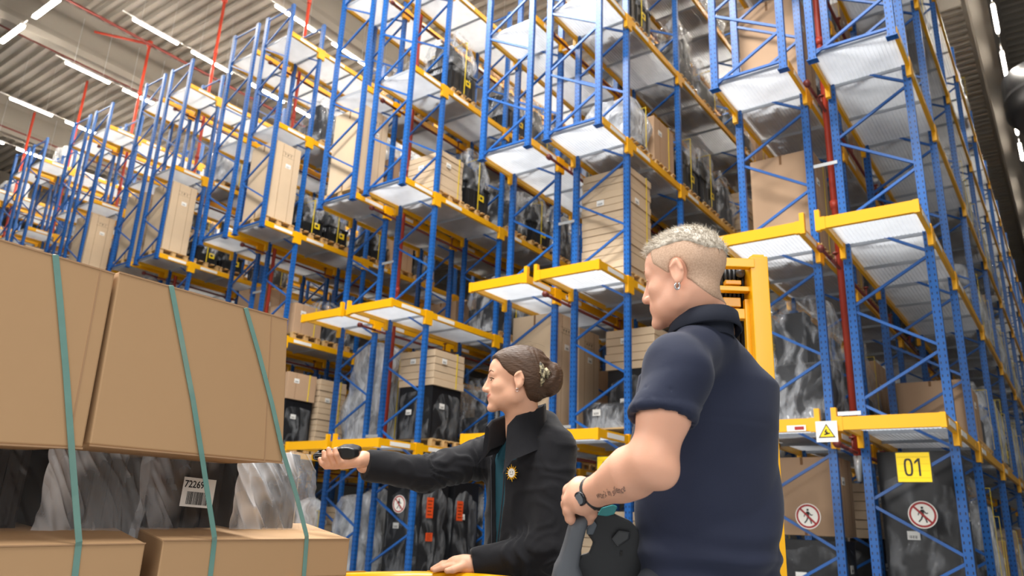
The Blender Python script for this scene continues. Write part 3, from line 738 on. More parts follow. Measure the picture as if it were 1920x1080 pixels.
class Head:
    """head field in a local frame: f forward, s towards the person's left, u up; origin between the ears"""
    def __init__(h, o, fwd, up, k=1., male=False):
        h.o = np.array(o, float); f_ = Vector(fwd).normalized(); s_ = Vector(up).cross(f_).normalized(); u_ = f_.cross(s_)
        h.ax = np.array([f_, s_, u_], np.float32); h.k = k; h.male = male; h.kv = 1.
    def loc(h, P): return ((P-h.o.astype(np.float32))@h.ax.T)/h.k/np.array([1, 1, h.kv], np.float32)
    def w(h, p): return h.o+h.k*((np.array(p, float)*np.array([1, 1, h.kv]))@h.ax.astype(float))
    def field(h, P, neck_to=None, nr=(.052, .058)):
        L = h.loc(P); L = L.copy(); A = L.copy(); A[:, 1] = np.abs(A[:, 1]); mm = h.male
        d = ell(L, (-.012, 0, .042), (.097, .074, .076))
        d = smin(d, ell(L, (.032, 0, .045), (.055, .06, .052)), .02)          # forehead
        d = smin(d, ell(L, (.038, 0, -.015), (.052, .056, .055)), .02)        # mid face
        d = smin(d, ell(L, (.044, 0, -.055), (.047, .046 if not mm else .051, .034)), .02)       # jaw
        d = smin(d, ell(A, (.005, .045, -.045), (.026, .014, .026)), .025)    # jaw angle
        d = smin(d, ell(A, (.058, .038, -.012), (.020, .017, .015)), .02)     # cheekbone
        d = smin(d, ell(L, (.084, 0, -.080), (.017, .019, .014)), .018)        # chin
        d = smin(d, ell(L, (.078, 0, -.045), (.018, .026, .016)), .014)        # mouth mound
        d = smin(d, caps(A, (.080, 0, .03), (.070, .038, .028), .012, .012), .012)   # brow
        d = smax(d, -ell(A, (.100, .031, .013), (.022, .017, .012)), .010)     # eye socket
        d = smin(d, ell(A, (.071, .030, .012), (.0135, .014, .0125)), .003)     # eyeball under lids
        d = smin(d, caps(A, (.073, .022, .0155), (.069, .042, .013), .0045, .004), .004)
        d = smin(d, caps(L, (.088, 0, .022), (.1055, 0, -.012), .0068, .0085), .008)   # nose
        d = smin(d, ell(L, (.1050, 0, -.0175), (.0105, .010, .009)), .006)
        d = smin(d, ell(L, (.090, 0, -.012), (.018, .0105, .016)), .006)
        d = smin(d, ell(A, (.095, .0115, -.021), (.011, .0065, .0075)), .005)
        d = smax(d, -ell(A, (.100, .006, -.032), (.005, .003, .005)), .003)    # nostril
        d = smin(d, caps(A, (.0955, 0, -.0395), (.074, .026, -.0385), .0054, .0030), .004)  # upper lip
        d = smin(d, caps(A, (.0930, 0, -.0495), (.074, .024, -.0420), .0062, .0035), .004)   # lower lip
        d = smax(d, -caps(A, (.101, 0, -.0445), (.074, .032, -.0395), .0020, .0018), .003)
        # ear
        e = ell(A, (-.012, .079, .0), (.017, .007, .030))
        e = smax(e, -ell(A, (-.008, .087, .003), (.010, .006, .020)), .004)
        e = smin(e, caps(A, (-.008, .076, -.022), (-.004, .075, -.030), .0075, .006), .004)
        e = smin(e, caps(A, (-.018, .084, .022), (-.026, .085, .0), .0035, .003), .004)
        e = smin(e, caps(A, (.002, .082, .012), (-.018, .084, .024), .003, .0035), .004)
        d = smin(d, e, .007)
        d = d*h.k
        if neck_to is not None:
            a = h.w((-.022, 0, -.03)); n = chain(P, [a, neck_to, neck_to+(neck_to-a)*.4], [nr[0], nr[1], nr[1]*1.25], .03)
            jb = h.w((.01, 0, -.05)); n = smin(n, caps(P, jb, neck_to, .038, .05), .03)
            d = smin(d, n, .022)
        return d
DS = {}

# ---------------------------------------------------------------- the woman with the scanner
Zv = Vector((0, 0, 1))
def frame_at(px, py, dep, away, pitch=0):
    """facing direction: image-left turned `away` degrees away from the camera (negative: towards it)"""
    r = ray(px, py); d = Vector((r.x, r.y, 0)).normalized(); left = Vector((-d.y, d.x, 0))
    a = math.radians(away); f = left*math.cos(a)+d*math.sin(a)
    p = math.radians(pitch); return (f*math.cos(p)-Zv*math.sin(p)).normalized(), (Zv*math.cos(p)+f*math.sin(p)).normalized()
def Q(px, py, dep): return np.array(at_dep(px, py, dep), float)
WD = 2.60
wf, wu = frame_at(967, 720, WD, 2, 4)
H = Head(Q(968, 719, WD+.0), wf, wu, 1.0)
H.o = H.o  # centre of the head
neckb = Q(983, 808, WD+.02)
def f_head(P): return H.field(P, neckb, (.047, .052))
lo = H.o-np.array([.16, .16, .23]); hi = H.o+np.array([.16, .16, .15])
v, q = surface(f_head, lo, hi, .0026)
def lipsel(h, up=True):
    def g(C):
        L = h.loc(C.astype(np.float32)); a = np.abs(L[:, 1])
        return ((L[:, 0] > .0730) & (L[:, 2] > -.0562+a*.50) & (L[:, 2] < -.0352-a*.05) & (a < .0275)).astype(int)
    return g
mi = seg(v, q, lipsel(H))
body = [(v, q, mi)]
# far (right) hand holding the scanner
HD = 2.46
def hand_fn(P):
    w0 = Q(706, 868, HD+.065)
    d = chain(P, [Q(760, 884, HD+.115), w0, Q(683, 862, HD+.025)], [.028, .024, .024], .02)
    pa = smin(caps(P, Q(680, 861, HD+.02), Q(645, 866, HD+.012), .024, .023), caps(P, Q(672, 864, HD-.004), Q(640, 868, HD+.0), .018, .016), .012)
    d = smin(d, pa, .015)
    F_ = [((655, 865), (636, 865), (630, 852), (628, 843)), ((645, 870), (624, 867), (618, 852), (616, 842)),
          ((640, 873), (615, 870), (609, 858), (607, 848)), ((632, 874), (611, 874), (604, 868), (600, 861))]
    for i, f in enumerate(F_):
        dd = [HD-.0, HD-.022, HD-.034, HD-.030]
        d = smin(d, chain(P, [Q(x, y, z) for (x, y), z in zip(f, dd)], [.011, .0098, .0092, .0075], .004), .0025 if i else .005)
    th = chain(P, [Q(668, 856, HD+.035), Q(650, 846, HD+.045), Q(632, 843, HD+.042)], [.014, .011, .009], .005)
    return smin(d, th, .008)
c = Q(650, 860, HD+.03)
v, q = surface(hand_fn, c-np.array([.2, .16, .09]), c+np.array([.2, .16, .09]), .0021)
body.append((v, q, 0))
# near (left) hand resting on the yellow guard
RD = 2.44
def hand2_fn(P):
    d = chain(P, [Q(900, 1060, RD+.0), Q(874, 1058, RD), Q(855, 1057, RD)], [.030, .025, .024], .02)
    d = smin(d, chain(P, [Q(866, 1056, RD), Q(846, 1059, RD)], [.022, .019], .01), .01)
    fl = [((850, 1060), (830, 1064), (814, 1069), -.022), ((850, 1057), (828, 1060), (811, 1067), -.004), ((850, 1055), (830, 1057), (814, 1065), .015), ((852, 1053), (835, 1057), (822, 1064), .032)]
    for a, b, e, dz in fl:
        d = smin(d, chain(P, [Q(a[0], a[1], RD+dz*.8), Q(b[0], b[1], RD+dz), Q(e[0], e[1], RD+dz*1.1)], [.0115, .0098, .0078], .004), .0035)
    return smin(d, chain(P, [Q(866, 1062, RD-.025), Q(850, 1068, RD-.045), Q(838, 1070, RD-.05)], [.014, .011, .009], .005), .008)
c = Q(855, 1058, RD); v, q = surface(hand2_fn, c-np.array([.13, .13, .07]), c+np.array([.13, .13, .07]), .0022)
body.append((v, q, 0))
woman = thing('person', 'woman in a black fleece jacket, hair clipped up, holding out a handheld scanner', 'person', (H.o[0], H.o[1], 0))
def child(name, me, par, **kw):
    o = link(name, me, par); o.matrix_parent_inverse = Matrix.Translation(par.location).inverted()
    for a, b in kw.items(): o[a] = b
    return o
# torso frame
tf, tu = frame_at(985, 930, 2.62, -36)
tf = Vector((tf.x, tf.y, 0)).normalized(); ts = Zv.cross(tf)
TAX = np.array([tf, ts, Zv], np.float32)
def prof_field(P, o, AX, tab, zc=None, pw=2.3):
    """stack of rounded sections; tab rows: z, centre f, centre s, half f, half s"""
    L = (P-V(o))@AX.T; T = np.array(tab); z = P[:, 2]
    cf, cs, a, b = [np.interp(z, T[:, 0], T[:, i]) for i in (1, 2, 3, 4)]
    r = (np.abs((L[:, 0]-cf)/a)**pw+np.abs((L[:, 1]-cs)/b)**pw)**(1/pw)
    d = (r-1)*np.minimum(a, b)
    return smax(d, smax(T[0, 0]-z, z-T[-1, 0], .01), .03)
TO = Q(990, 930, 2.64)
wtab = [(.05, 0, 0, .13, .17), (.85, 0, 0, .135, .175), (1.0, .0, 0, .125, .165), (1.15, .005, 0, .118, .165), (1.27, .008, 0, .118, .18), (1.36, -.005, 0, .095, .165), (1.41, -.02, 0, .07, .10), (1.45, -.03, 0, .06, .06)]
Lsh = TO+np.array(ts)*.145; Lsh[2] = 1.305; Rsh = TO-np.array(ts)*.155; Rsh[2] = 1.31
cuff = Q(683, 871, HD+.035); relb = Q(795, 889, 2.60)
lelb = Q(1032, 1036, 2.42); lcuff = Q(888, 1057, 2.44)
def torso_w(P, off=0):
    d = prof_field(P, TO, TAX, wtab)-off
    return d
def sleeve_w(P):
    d = chain(P, [Rsh, relb, cuff], [.078, .056, .050], .03)
    d = smax(d, -((P-V(cuff))@V(np.array(relb-cuff)/np.linalg.norm(relb-cuff))), .006)
    e = chain(P, [Lsh, lelb, lcuff], [.070, .060, .046], .03)
    n_ = np.array(lelb-lcuff); n_ /= np.linalg.norm(n_)
    e = smax(e, -((P-V(lcuff))@V(n_)), .006)
    return smin(d, e, .01)
def tw(f, s_, z): p = np.array(neckb)+np.array(tf)*f+np.array(ts)*s_; p[2] = z; return p
zf, zb = Q(955, 797, 2.53)[2], Q(1012, 757, 2.68)[2]
CR = [(.098, .040), (.080, .062), (.035, .078), (-.02, .072), (-.055, .045), (-.068, 0), (-.055, -.045), (-.02, -.072), (.035, -.082), (.085, -.078), (.118, -.056)]
def collar_me():
    P = []; n_ = len(CR)
    for i, (a, b) in enumerate(CR):
        t = i/(n_-1); zt = zf+(zb-zf)*(1-abs(2*t-1)**1.6); e = abs(2*t-1)
        zl = zt-.100-(.03 if t < .5 else .0)*e**3
        rows = []
        for o_, z, k_ in ((0, zl-.03, 1.35), (0, zl, 1.22), (0, (zl+zt)/2, 1.05), (0, zt-.008, 1.02), (0, zt, 1.0), (-1, zt, .97), (-1, zt-.01, .93), (-1, (zl+zt)/2, .93), (-1, zl, .98)):
            k2 = k_ if k_ <= 1.05 else k_*(1-.12*e)
            rows.append(tw(a*k2, b*k2, z+.004*math.sin(i*2.1)))
        P.append(rows)
    a = MB().grid(P)
    n9 = 9
    for c0 in (0, (n_-1)*n9): a.add([a.v[c0+i] for i in range(n9)], [(0, 1, 7, 8), (1, 2, 7), (2, 3, 6, 7), (3, 4, 5, 6)])
    return a
def open_w(P):       # negative inside the V opening of the zip
    L = (P-V(TO))@TAX.T
    wdt = np.interp(P[:, 2], [.6, 1.0, 1.16, 1.30, 1.42, 1.5], [-.01, .014, .032, .042, .042, .05])
    s0 = np.interp(P[:, 2], [.9, 1.2, 1.45], [-.0, -.005, -.012])
    return smax(np.abs(L[:, 1]-s0)-wdt, -(L[:, 0]-.0), .01)
def jacket_fn(P):
    d = smin(torso_w(P), sleeve_w(P), .035)
    cl = d
    inner = np.minimum(torso_w(P)+.014, 1)   # hollow behind the opening
    neckhole = caps(P, neckb-np.array([0, 0, .05])+np.array(tf)*.02, np.array(neckb)+np.array(tf)*.02+np.array([0, 0, .12]), .058, .066)
    cl = smax(cl, -neckhole, .008)
    return smax(cl, -smax(open_w(P), -(torso_w(P)+.05), .01), .008)
lo = np.minimum.reduce([Rsh, cuff, relb, lelb, lcuff, Lsh])-.12; hi = np.maximum.reduce([Rsh, cuff, relb, lelb, lcuff, Lsh])+.14
lo[2] = .84; hi[2] = 1.53
v, q = surface(jacket_fn, lo, hi, .0062)
n = normals(v, q)
def wrinkle(v, n, amt, axis_pts, seed=1):
    w1 = 1-np.abs(vnoise(v*np.array([9., 9., 14.]), seed)); w2 = vnoise(v*26, seed+3)
    return v+n*(amt*(w1**3-.35)+amt*.18*w2)[:, None]
def sleeve_fold(v, n, a, b, amt, freq, seed, rad=.1):
    a, b = np.array(a), np.array(b); ab = b-a; L_ = np.linalg.norm(ab); t = ((v-a)@ab)/L_**2
    dist = np.linalg.norm(v-a-np.clip(t, 0, 1)[:, None]*ab, axis=1)
    m_ = np.clip((rad-dist)/.02, 0, 1)*((t > -.1) & (t < 1.02))
    ph = t*L_*freq+2.2*vnoise(v*11, seed)
    return v+n*(m_*amt*(np.clip(np.sin(ph*2*PI), -.3, 1)))[:, None]
v = wrinkle(v, n, .005, None, 1)
v = sleeve_fold(v, n, Rsh, relb, .0045, 17, 2); v = sleeve_fold(v, n, relb, cuff, .002, 10, 4); v = sleeve_fold(v, n, lelb, lcuff, .0045, 14, 6); v = sleeve_fold(v, n, Lsh, lelb, .0022, 8, 8)
jk = child('fleece_jacket', to_me('jacket', [(v, q, 0)], [M_FLEECE]), woman)
cme = collar_me().mesh('collar', M_FLEECE, True)
child('collar', cme, woman)

# torso of the body inside the jacket joins neck and hands in one body mesh
def core(P): return smin(prof_field(P, TO, TAX, [(a, b-.0, c, d*.8, e*.8) for a, b, c, d, e in wtab]), chain(P, [Rsh, relb, cuff], [.045, .04, .03], .03), .03)
v, q = surface(lambda P: smin(core(P), chain(P, [Lsh, lelb, lcuff], [.045, .04, .028], .03), .03), lo, hi, .012)
body.append((v, q, 0))
child('body', to_me('woman_body', body, [M_SKINW, M_LIP]), woman)
# teal shirt seen in the opening
def shirt_fn(P):
    d = smax(torso_w(P, -.012), -caps(P, neckb, H.w((-.01, 0, -.04)), .066, .06), .01)
    L = (P-V(TO))@TAX.T
    d = smax(d, -(ell(P, np.array(neckb)+np.array(tf)*.05+np.array([0, 0, .01]), (.07, .07, .055))), .01)
    return smax(d, np.abs(L[:, 1])-.11, .01)
v, q = surface(shirt_fn, TO-np.array([.2, .2, .25])*1, TO+np.array([.2, .2, .3]), .006)
child('shirt', to_me('shirt', [(v, q, 0)], [M_TEAL]), woman, label='teal crew neck shirt')
# trousers down to the floor (out of frame)
M_TROU = mat('dark_trousers', '#22242a', .9)
def legs(P, o, ts_, z0, r):
    d = None
    for s_ in (-1, 1):
        a = np.array(o)+np.array(ts_)*.09*s_; a[2] = .9; b = a.copy(); b[2] = z0+.09
        e = chain(P, [a, (a+b)/2, b], [r, r*.75, r*.6], .05); f = caps(P, b-np.array([0, 0, .04]), b+np.array(tf)*.14-np.array([0, 0, .045]), .045, .04); e = smin(e, f, .03)
        d = e if d is None else smin(d, e, .02)
    return smax(d, -P[:, 2]+.005, .01)
v, q = surface(lambda P: legs(P, TO, ts, 0, .1), np.array([TO[0]-.3, TO[1]-.3, -.02]), np.array([TO[0]+.3, TO[1]+.3, .98]), .014)
child('trousers', to_me('trousers', [(v, q, 0)], [M_TROU]), woman)
# hair
def hair_fn(P):
    L = H.loc(P)
    cap_ = smin(ell(L, (-.016, 0, .045), (.106, .084, .086)), ell(L, (-.045, 0, -.0), (.068, .074, .07)), .03)
    cap_ = smin(cap_, ell(L, (.03, 0, .062), (.058, .066, .048)), .02)
    g = np.interp(L[:, 2], [-.12, -.085, -.05, -.02, .0, .025, .045, .07, .09, .13], [-.052, -.046, -.034, -.026, -.008, .024, .042, .056, .072, .12])-.0
    g = g+.35*np.maximum(0, .04-np.abs(L[:, 1]))*(L[:, 2] > .05)
    cap_ = smax(cap_, L[:, 0]-g, .010)
    cap_ = smax(cap_, -(L[:, 2]+.072), .01)
    bun = smin(ell(L, (-.120, .0, .022), (.040, .045, .046)), ell(L, (-.108, .004, -.008), (.040, .045, .04)), .02)
    return smin(cap_, bun, .012)*1.0
v, q = surface(hair_fn, H.o-.19, H.o+.19, .003)
n = normals(v, q); L = H.loc(v.astype(np.float32)).astype(float)
ang = np.arctan2(L[:, 2]+.005, -(L[:, 0]+.09)); rr_ = np.hypot(L[:, 2]+.005, L[:, 0]+.09)
st = vnoise(np.stack([ang*16, L[:, 1]*70, rr_*7], 1), 3)+.6*vnoise(np.stack([ang*38, L[:, 1]*150, rr_*9], 1), 5)
bunm = (L[:, 0] < -.085)
st2 = np.sin(np.arctan2(L[:, 2]-.01, L[:, 0]+.115)*3+rr_*260+2*vnoise(v*40, 4))
v = v+n*np.where(bunm, st2*.0016+st*.0007, st*.0009)[:, None]
child('hair', to_me('hair', [(v, q, 0)], [M_HAIRW]), woman, label='brown hair swept back into a twist')
# loose strands
mb = MB()
for i in range(36):
    a0 = rnd.uniform(-1.2, 1.5); s0 = rnd.uniform(-.05, .06)
    pts = []
    L0 = (-.10, rnd.uniform(-.03, .04), rnd.uniform(.03, .075)) if i % 2 else (rnd.uniform(-.06, .05), rnd.uniform(0, .06), rnd.uniform(.11, .128))
    p = np.array(L0); d_ = np.array([rnd.uniform(-.03, .0), rnd.uniform(-.01, .01), rnd.uniform(-.005, .016)])
    for t_ in range(5): pts.append(H.w(p)); p = p+d_*.35; d_ = d_+np.array([-.002, 0, -.006])
    mb.tube(pts, .00022, 3, False)
o = child('loose_hairs', mb.mesh('loose', M_HAIRW), woman); o['kind'] = 'stuff'
# eyes, lashes, brow
def surf_tube(Hd, fn, su, r):
    pts = []
    for s_, u_ in su:
        p = on_surf(fn, Hd.w((.135, s_*1.25, u_)), Hd.w((.05, s_*.95, u_))-Hd.w((.135, s_*1.25, u_))); pts.append(p)
    return pts
def on_surf(fn, p, d, n_=14):
    """march from p along d until the field is negative"""
    p = np.array(p, float); d = np.array(d, float); d = d/np.linalg.norm(d)
    for _ in range(80):
        e = float(fn(p[None].astype(np.float32))[0])
        if e < .0004: break
        p = p+d*max(e*.7, .0005)
    return p
for s_ in (1, -1):
    mb = MB().tube(surf_tube(H, f_head, [(s_*a, b) for a, b in ((.019, .0105), (.024, .0145), (.031, .0160), (.038, .0145), (.045, .0105))], 0), [.0009, .0016, .0019, .0018, .0012], 6)
    mb.tube([surf_tube(H, f_head, [(s_*.040, .0135)], 0)[0], H.w((.086, s_*.046, .0135)), H.w((.089, s_*.050, .0160))], [.0016, .0010, .0003], 5)
    child('lashes', mb.mesh('lashes', M_EYED), woman)
    mb = MB().tube(surf_tube(H, f_head, [(s_*a, b) for a, b in ((.024, .0095), (.031, .0090), (.038, .0095))], 0), [.001, .0024, .001], 6)
    child('eye', mb.mesh('eye', M_EYED), woman)
    mb = MB().tube(surf_tube(H, f_head, [(s_*a, b) for a, b in ((.012, .034), (.022, .039), (.034, .042), (.046, .036), (.050, .032))], 0), [.0018, .0026, .0024, .0016, .0006], 5)
    child('eyebrow', mb.mesh('brows', mat('brow_hair', '#7a5640', .8)), woman)
# claw clip
M_TORT = hairmat('tortoise_clip', '#2b221a', '#cfc29c', 110)
mb = MB()
cc = [(-.078, .056, .062), (-.086, .064, .044), (-.090, .067, .02), (-.088, .063, -.004), (-.080, .054, -.020)]
mb.tube([H.w(p) for p in cc], [.006, .009, .010, .009, .006], 7)
for i in range(7):
    t_ = i/6; k_ = t_*(len(cc)-1); j = min(int(k_), len(cc)-2); p = [cc[j][a]+(cc[j+1][a]-cc[j][a])*(k_-j) for a in range(3)]
    mb.tube([H.w(p), H.w((p[0]+.012, p[1]+.002, p[2]+.002)), H.w((p[0]+.019, p[1]-.008, p[2]+.0))], [.003, .0025, .001], 5)
mb.tube([H.w((-.096, .052, .036)), H.w((-.106, .05, .022)), H.w((-.100, .050, .004))], [.010, .013, .009], 8)
child('hair_clip', mb.mesh('clip', M_TORT, True), woman, label='tortoiseshell claw clip')
mb = MB(); ec = H.w((-.004, .082, -.036)); mb.tube([ec+np.array((0, 0, .005*math.cos(a)))+np.array(wf)*.004*math.sin(a) for a in [i*PI/6 for i in range(13)]], .0008, 6)
child('earring', mb.mesh('earring', M_SILVER, True), woman)
# zip tape
M_ZIP = mat('zip', '#3a3b40', .4, .4)
for sd in (1, -1):
    pts = []
    for z in np.linspace(.9, 1.40, 26):
        w_ = np.interp(z, [.6, 1.0, 1.16, 1.30, 1.42, 1.5], [-.01, .014, .032, .042, .042, .05])+.004
        s0 = np.interp(z, [.9, 1.2, 1.45], [0, -.005, -.012])
        st_ = TO+np.array(ts)*(s0+sd*w_)+np.array(tf)*.25; st_[2] = z
        pts.append(on_surf(torso_w, st_, -np.array(tf))+np.array(tf)*.003)
    child('zip', MB().tube(pts, .0026, 6).mesh('zip', M_ZIP, True), woman)
# sun emblem embroidered on the chest
cen = on_surf(torso_w, np.array(at_dep(963, 887, 2.3)), np.array(ray(963, 887).normalized()))
ep = 1e-3; g_ = np.array([float(torso_w((cen+ep*np.eye(3)[i])[None].astype(np.float32))[0]-torso_w((cen-ep*np.eye(3)[i])[None].astype(np.float32))[0]) for i in range(3)]); g_ /= np.linalg.norm(g_)
ux = Vector(g_).cross(Zv).normalized()*-1; uy = Vector(g_).cross(ux)
if uy.z < 0: uy = -uy
cv = Vector(cen)+Vector(g_)*.0085
M_SUNY = mat('emblem_yellow', '#f2b40f', .7); M_SUNW = mat('emblem_white', '#f3f0e6', .7)
mb = MB(); R0 = .0135
for i in range(16):
    a = 2*PI*i/16; l_ = .0285 if i % 2 == 0 else .023
    e1 = cv+(ux*math.cos(a-.2)+uy*math.sin(a-.2))*R0; e2 = cv+(ux*math.cos(a+.2)+uy*math.sin(a+.2))*R0; tp = cv+(ux*math.cos(a+.08)+uy*math.sin(a+.08))*l_
    gz = Vector(g_)*.0018; mb.add([e1, e2, tp, e1+gz, e2+gz, tp+gz], [(0, 1, 2), (3, 5, 4), (0, 3, 4, 1), (1, 4, 5, 2), (2, 5, 3, 0)])
emb = child('sun_emblem', mb.mesh('sun', M_SUNY), woman, label='embroidered yellow sun with a white face')
mb = MB(); mb.tube([cv, cv+Vector(g_)*.0026], R0+.001, 20)
def chl(name, me, par, root):
    return link(name, me, par)
chl('emblem_face', mb.mesh('face', M_SUNW), emb, woman)
mb = MB(); gz = Vector(g_)*.003
for sx in (-.005, .005): mb.tube([cv+ux*sx+uy*.003+gz*.8, cv+ux*sx+uy*.003+gz*1.1], .0016, 8)
mb.tube([cv+ux*(.007*t_)+uy*(-.0055+.0032*t_*t_)+gz for t_ in (-1, -.5, 0, .5, 1)], .0005, 5)
chl('emblem_features', mb.mesh('feat', M_PRINT), emb, woman)
# handheld scanner (held: a thing of its own)
sa, sb = Q(590, 854, HD+.012), Q(676, 846, HD+.012)
scn = thing('handheld_scanner', 'black handheld barcode scanner held out in the woman\'s fist', 'scanner', Vector((sa+sb)/2))
dr = Vector(sb-sa).normalized(); Ls = np.linalg.norm(sb-sa)
def scan_fn(P):
    ax_ = np.array([dr, Vector(FW)-dr*FW.dot(dr), dr.cross(FW)], float); ax_ /= np.linalg.norm(ax_, axis=1)[:, None]
    L = (P-V(sa))@ax_.astype(np.float32).T; t = L[:, 0]/Ls
    hh = np.interp(t, [-.05, 0, .12, .3, .45, .62, .8, .97, 1.05], [.005, .0085, .0115, .012, .0125, .0185, .019, .012, .006])
    off = np.interp(t, [0, .3, .62, 1], [0, -.001, .004, .0])*(1 if ax_[2][2] > 0 else -1)
    a = np.abs(L[:, 1])-.034*np.interp(t, [0, .1, .9, 1], [.8, 1, 1, .75]); b = np.abs(L[:, 2]-off)-hh; c_ = np.abs(L[:, 0]-Ls/2)-Ls/2
    m_ = np.stack([a, b, c_], 1)+.005
    return np.linalg.norm(np.maximum(m_, 0), axis=1)+np.minimum(m_.max(1), 0)-.005
c = (sa+sb)/2; v, q = surface(scan_fn, c-.12, c+.12, .0026)
child('scanner_body', to_me('scanner', [(v, q, 0)], [M_JET]), scn)
upv = Vector(FW).cross(dr).normalized(); upv = upv if upv.z > 0 else -upv
mb = MB(); f0 = Vector(sa)-Vector(FW)*.036
for a_, b_ in (((.008, -.004), (.03, -.004)), ((.03, -.004), (.03, .006)), ((.03, .006), (.008, .006)), ((.008, .006), (.008, -.004))):
    mb.bar(f0+dr*a_[0]+upv*a_[1], f0+dr*b_[0]+upv*b_[1], .0008)
child('side_panel_outline', mb.mesh('outl', mat('grey_line', '#8a8c8f', .5)), scn)
mb = MB().bar(Vector(sa)+dr*.015+upv*.0135, Vector(sa)+dr*.05+upv*.014, .03, .002)
child('screen', mb.mesh('screen', mat('screen_glass', '#15181c', .1)), scn)

# ---------------------------------------------------------------- the man in the navy polo shirt
MD = 1.78
mf, mu = frame_at(1275, 505, MD, 21, 9)
HM = Head((0, 0, 0), mf, mu, 0.965, True)
HM.kv = 1.09
earp = Q(1269, 508, MD-.03)
HM.o = earp-(HM.w((-.012, .08, 0))-HM.o)
nb = Q(1318, 602, MD+.045)
def f_headm(P): return HM.field(P, nb, (.053, .053))
v, q = surface(f_headm, HM.o-np.array([.19, .19, .26]), HM.o+np.array([.19, .19, .16]), .0027)
bodym = [(v, q, seg(v, q, lipsel(HM)))]
# body frame
bf, _ = frame_at(1330, 900, 1.8, 48); bf = Vector((bf.x, bf.y, 0)).normalized(); bs = Zv.cross(bf)
BAX = np.array([bf, bs, Zv], np.float32)
BO = Q(1326, 900, 1.83)
mtab = [(.05, 0, 0, .13, .18), (.80, 0, 0, .130, .178), (.95, 0, 0, .128, .175), (1.08, .0, 0, .128, .178), (1.20, .0, 0, .130, .184), (1.32, -.005, 0, .128, .194), (1.41, -.02, 0, .105, .196), (1.45, -.03, 0, .075, .13), (1.50, -.045, 0, .05, .07)]
Ls = Q(1270, 690, 1.62); elb = Q(1222, 866, 1.545); wr = Q(1108, 926, 1.70)
Rs = BO-np.array(bs)*.150+np.array(bf)*.06; Rs[2] = Ls[2]-.02
# near arm and hand on the tiller
def hand_m(P):
    u = (np.array(wr)-np.array(elb)); u /= np.linalg.norm(u)
    mid = np.array(elb)+(np.array(wr)-np.array(elb))*.3
    d = chain(P, [Ls, Q(1247, 770, 1.57), elb], [.058, .050, .046], .03)
    d = smin(d, chain(P, [elb, mid, Q(1165, 898, 1.62), wr], [.046, .051, .045, .0315], .02), .025)
    d = smin(d, ell(P, Q(1241, 886, 1.53), (.032, .032, .032)), .02)
    kn = Q(1066, 928, 1.735)
    d = smin(d, chain(P, [wr, Q(1090, 926, 1.715)], [.031, .033], .02), .015)
    d = smin(d, chain(P, [Q(1088, 915, 1.735), Q(1070, 921, 1.75)], [.026, .019], .01), .015)
    d = smin(d, chain(P, [Q(1088, 942, 1.70), Q(1068, 941, 1.715)], [.027, .018], .01), .015)
    fl = [(1072, 917, 1.775), (1066, 926, 1.752), (1064, 937, 1.73), (1067, 948, 1.708)]
    for i, (x, y, z) in enumerate(fl):
        d = smin(d, chain(P, [Q(x+9, y, z-.005), Q(x-4+i, y+8, z), Q(x-1+i, y+24, z+.006), Q(x+9+i, y+36, z+.022)], [.0145, .0125, .0115, .009], .004), .0028 if i else .006)
    th = chain(P, [Q(1097, 950, 1.70), Q(1108, 962, 1.712), Q(1103, 973, 1.728), Q(1094, 978, 1.735)], [.017, .014, .0125, .010], .006)
    return smin(d, th, .010)
pts = np.array([Ls, elb, wr, Q(1060, 990, 1.78), Q(1060, 900, 1.70)])
v, q = surface(hand_m, pts.min(0)-.08, pts.max(0)+.08, .0029)
bodym.append((v, q, 0))
man = thing('person', 'man in a navy polo shirt seen from behind, hand on the grey truck handle', 'person', (BO[0], BO[1], 0))
def childm(name, me, **kw): return child(name, me, man, **kw)
relbm = Rs+np.array(bf)*.12+np.array([0.0, 0.0, -.28]); rwr = relbm+np.array([0, 0, -.20])+np.array(bf)*.08
def coref(P): return smin(prof_field(P, BO, BAX, [(a, b, c, d*.85, e*.85) for a, b, c, d, e in mtab]), chain(P, [Rs, relbm, rwr], [.055, .045, .032], .03), .04)
v, q = surface(coref, np.array([BO[0]-.42, BO[1]-.42, .85]), np.array([BO[0]+.42, BO[1]+.55, 1.56]), .011)
bodym.append((v, q, 0))
def hand_far(P):
    h0 = rwr; dn = np.array([0, 0, -1.]); d = chain(P, [h0+np.array([0, 0, .03]), h0+dn*.04, h0+dn*.085], [.030, .032, .034], .02)
    for i in range(4):
        b = h0+dn*.09+np.array(bf)*(.028-.019*i); d = smin(d, chain(P, [b, b+dn*.04-np.array(bs)*-.004, b+dn*.07+np.array(bs)*.02], [.0105, .0095, .008], .004), .004)
    return smin(d, chain(P, [h0+dn*.03+np.array(bf)*.03, h0+dn*.07+np.array(bf)*.048, h0+dn*.10+np.array(bf)*.045], [.014, .012, .009], .005), .008)
v, q = surface(hand_far, rwr-np.array([.1, .1, .21]), rwr+np.array([.1, .1, .08]), .004)
bodym.append((v, q, 0))
childm('body', to_me('man_body', bodym, [M_SKINM, M_LIP]))
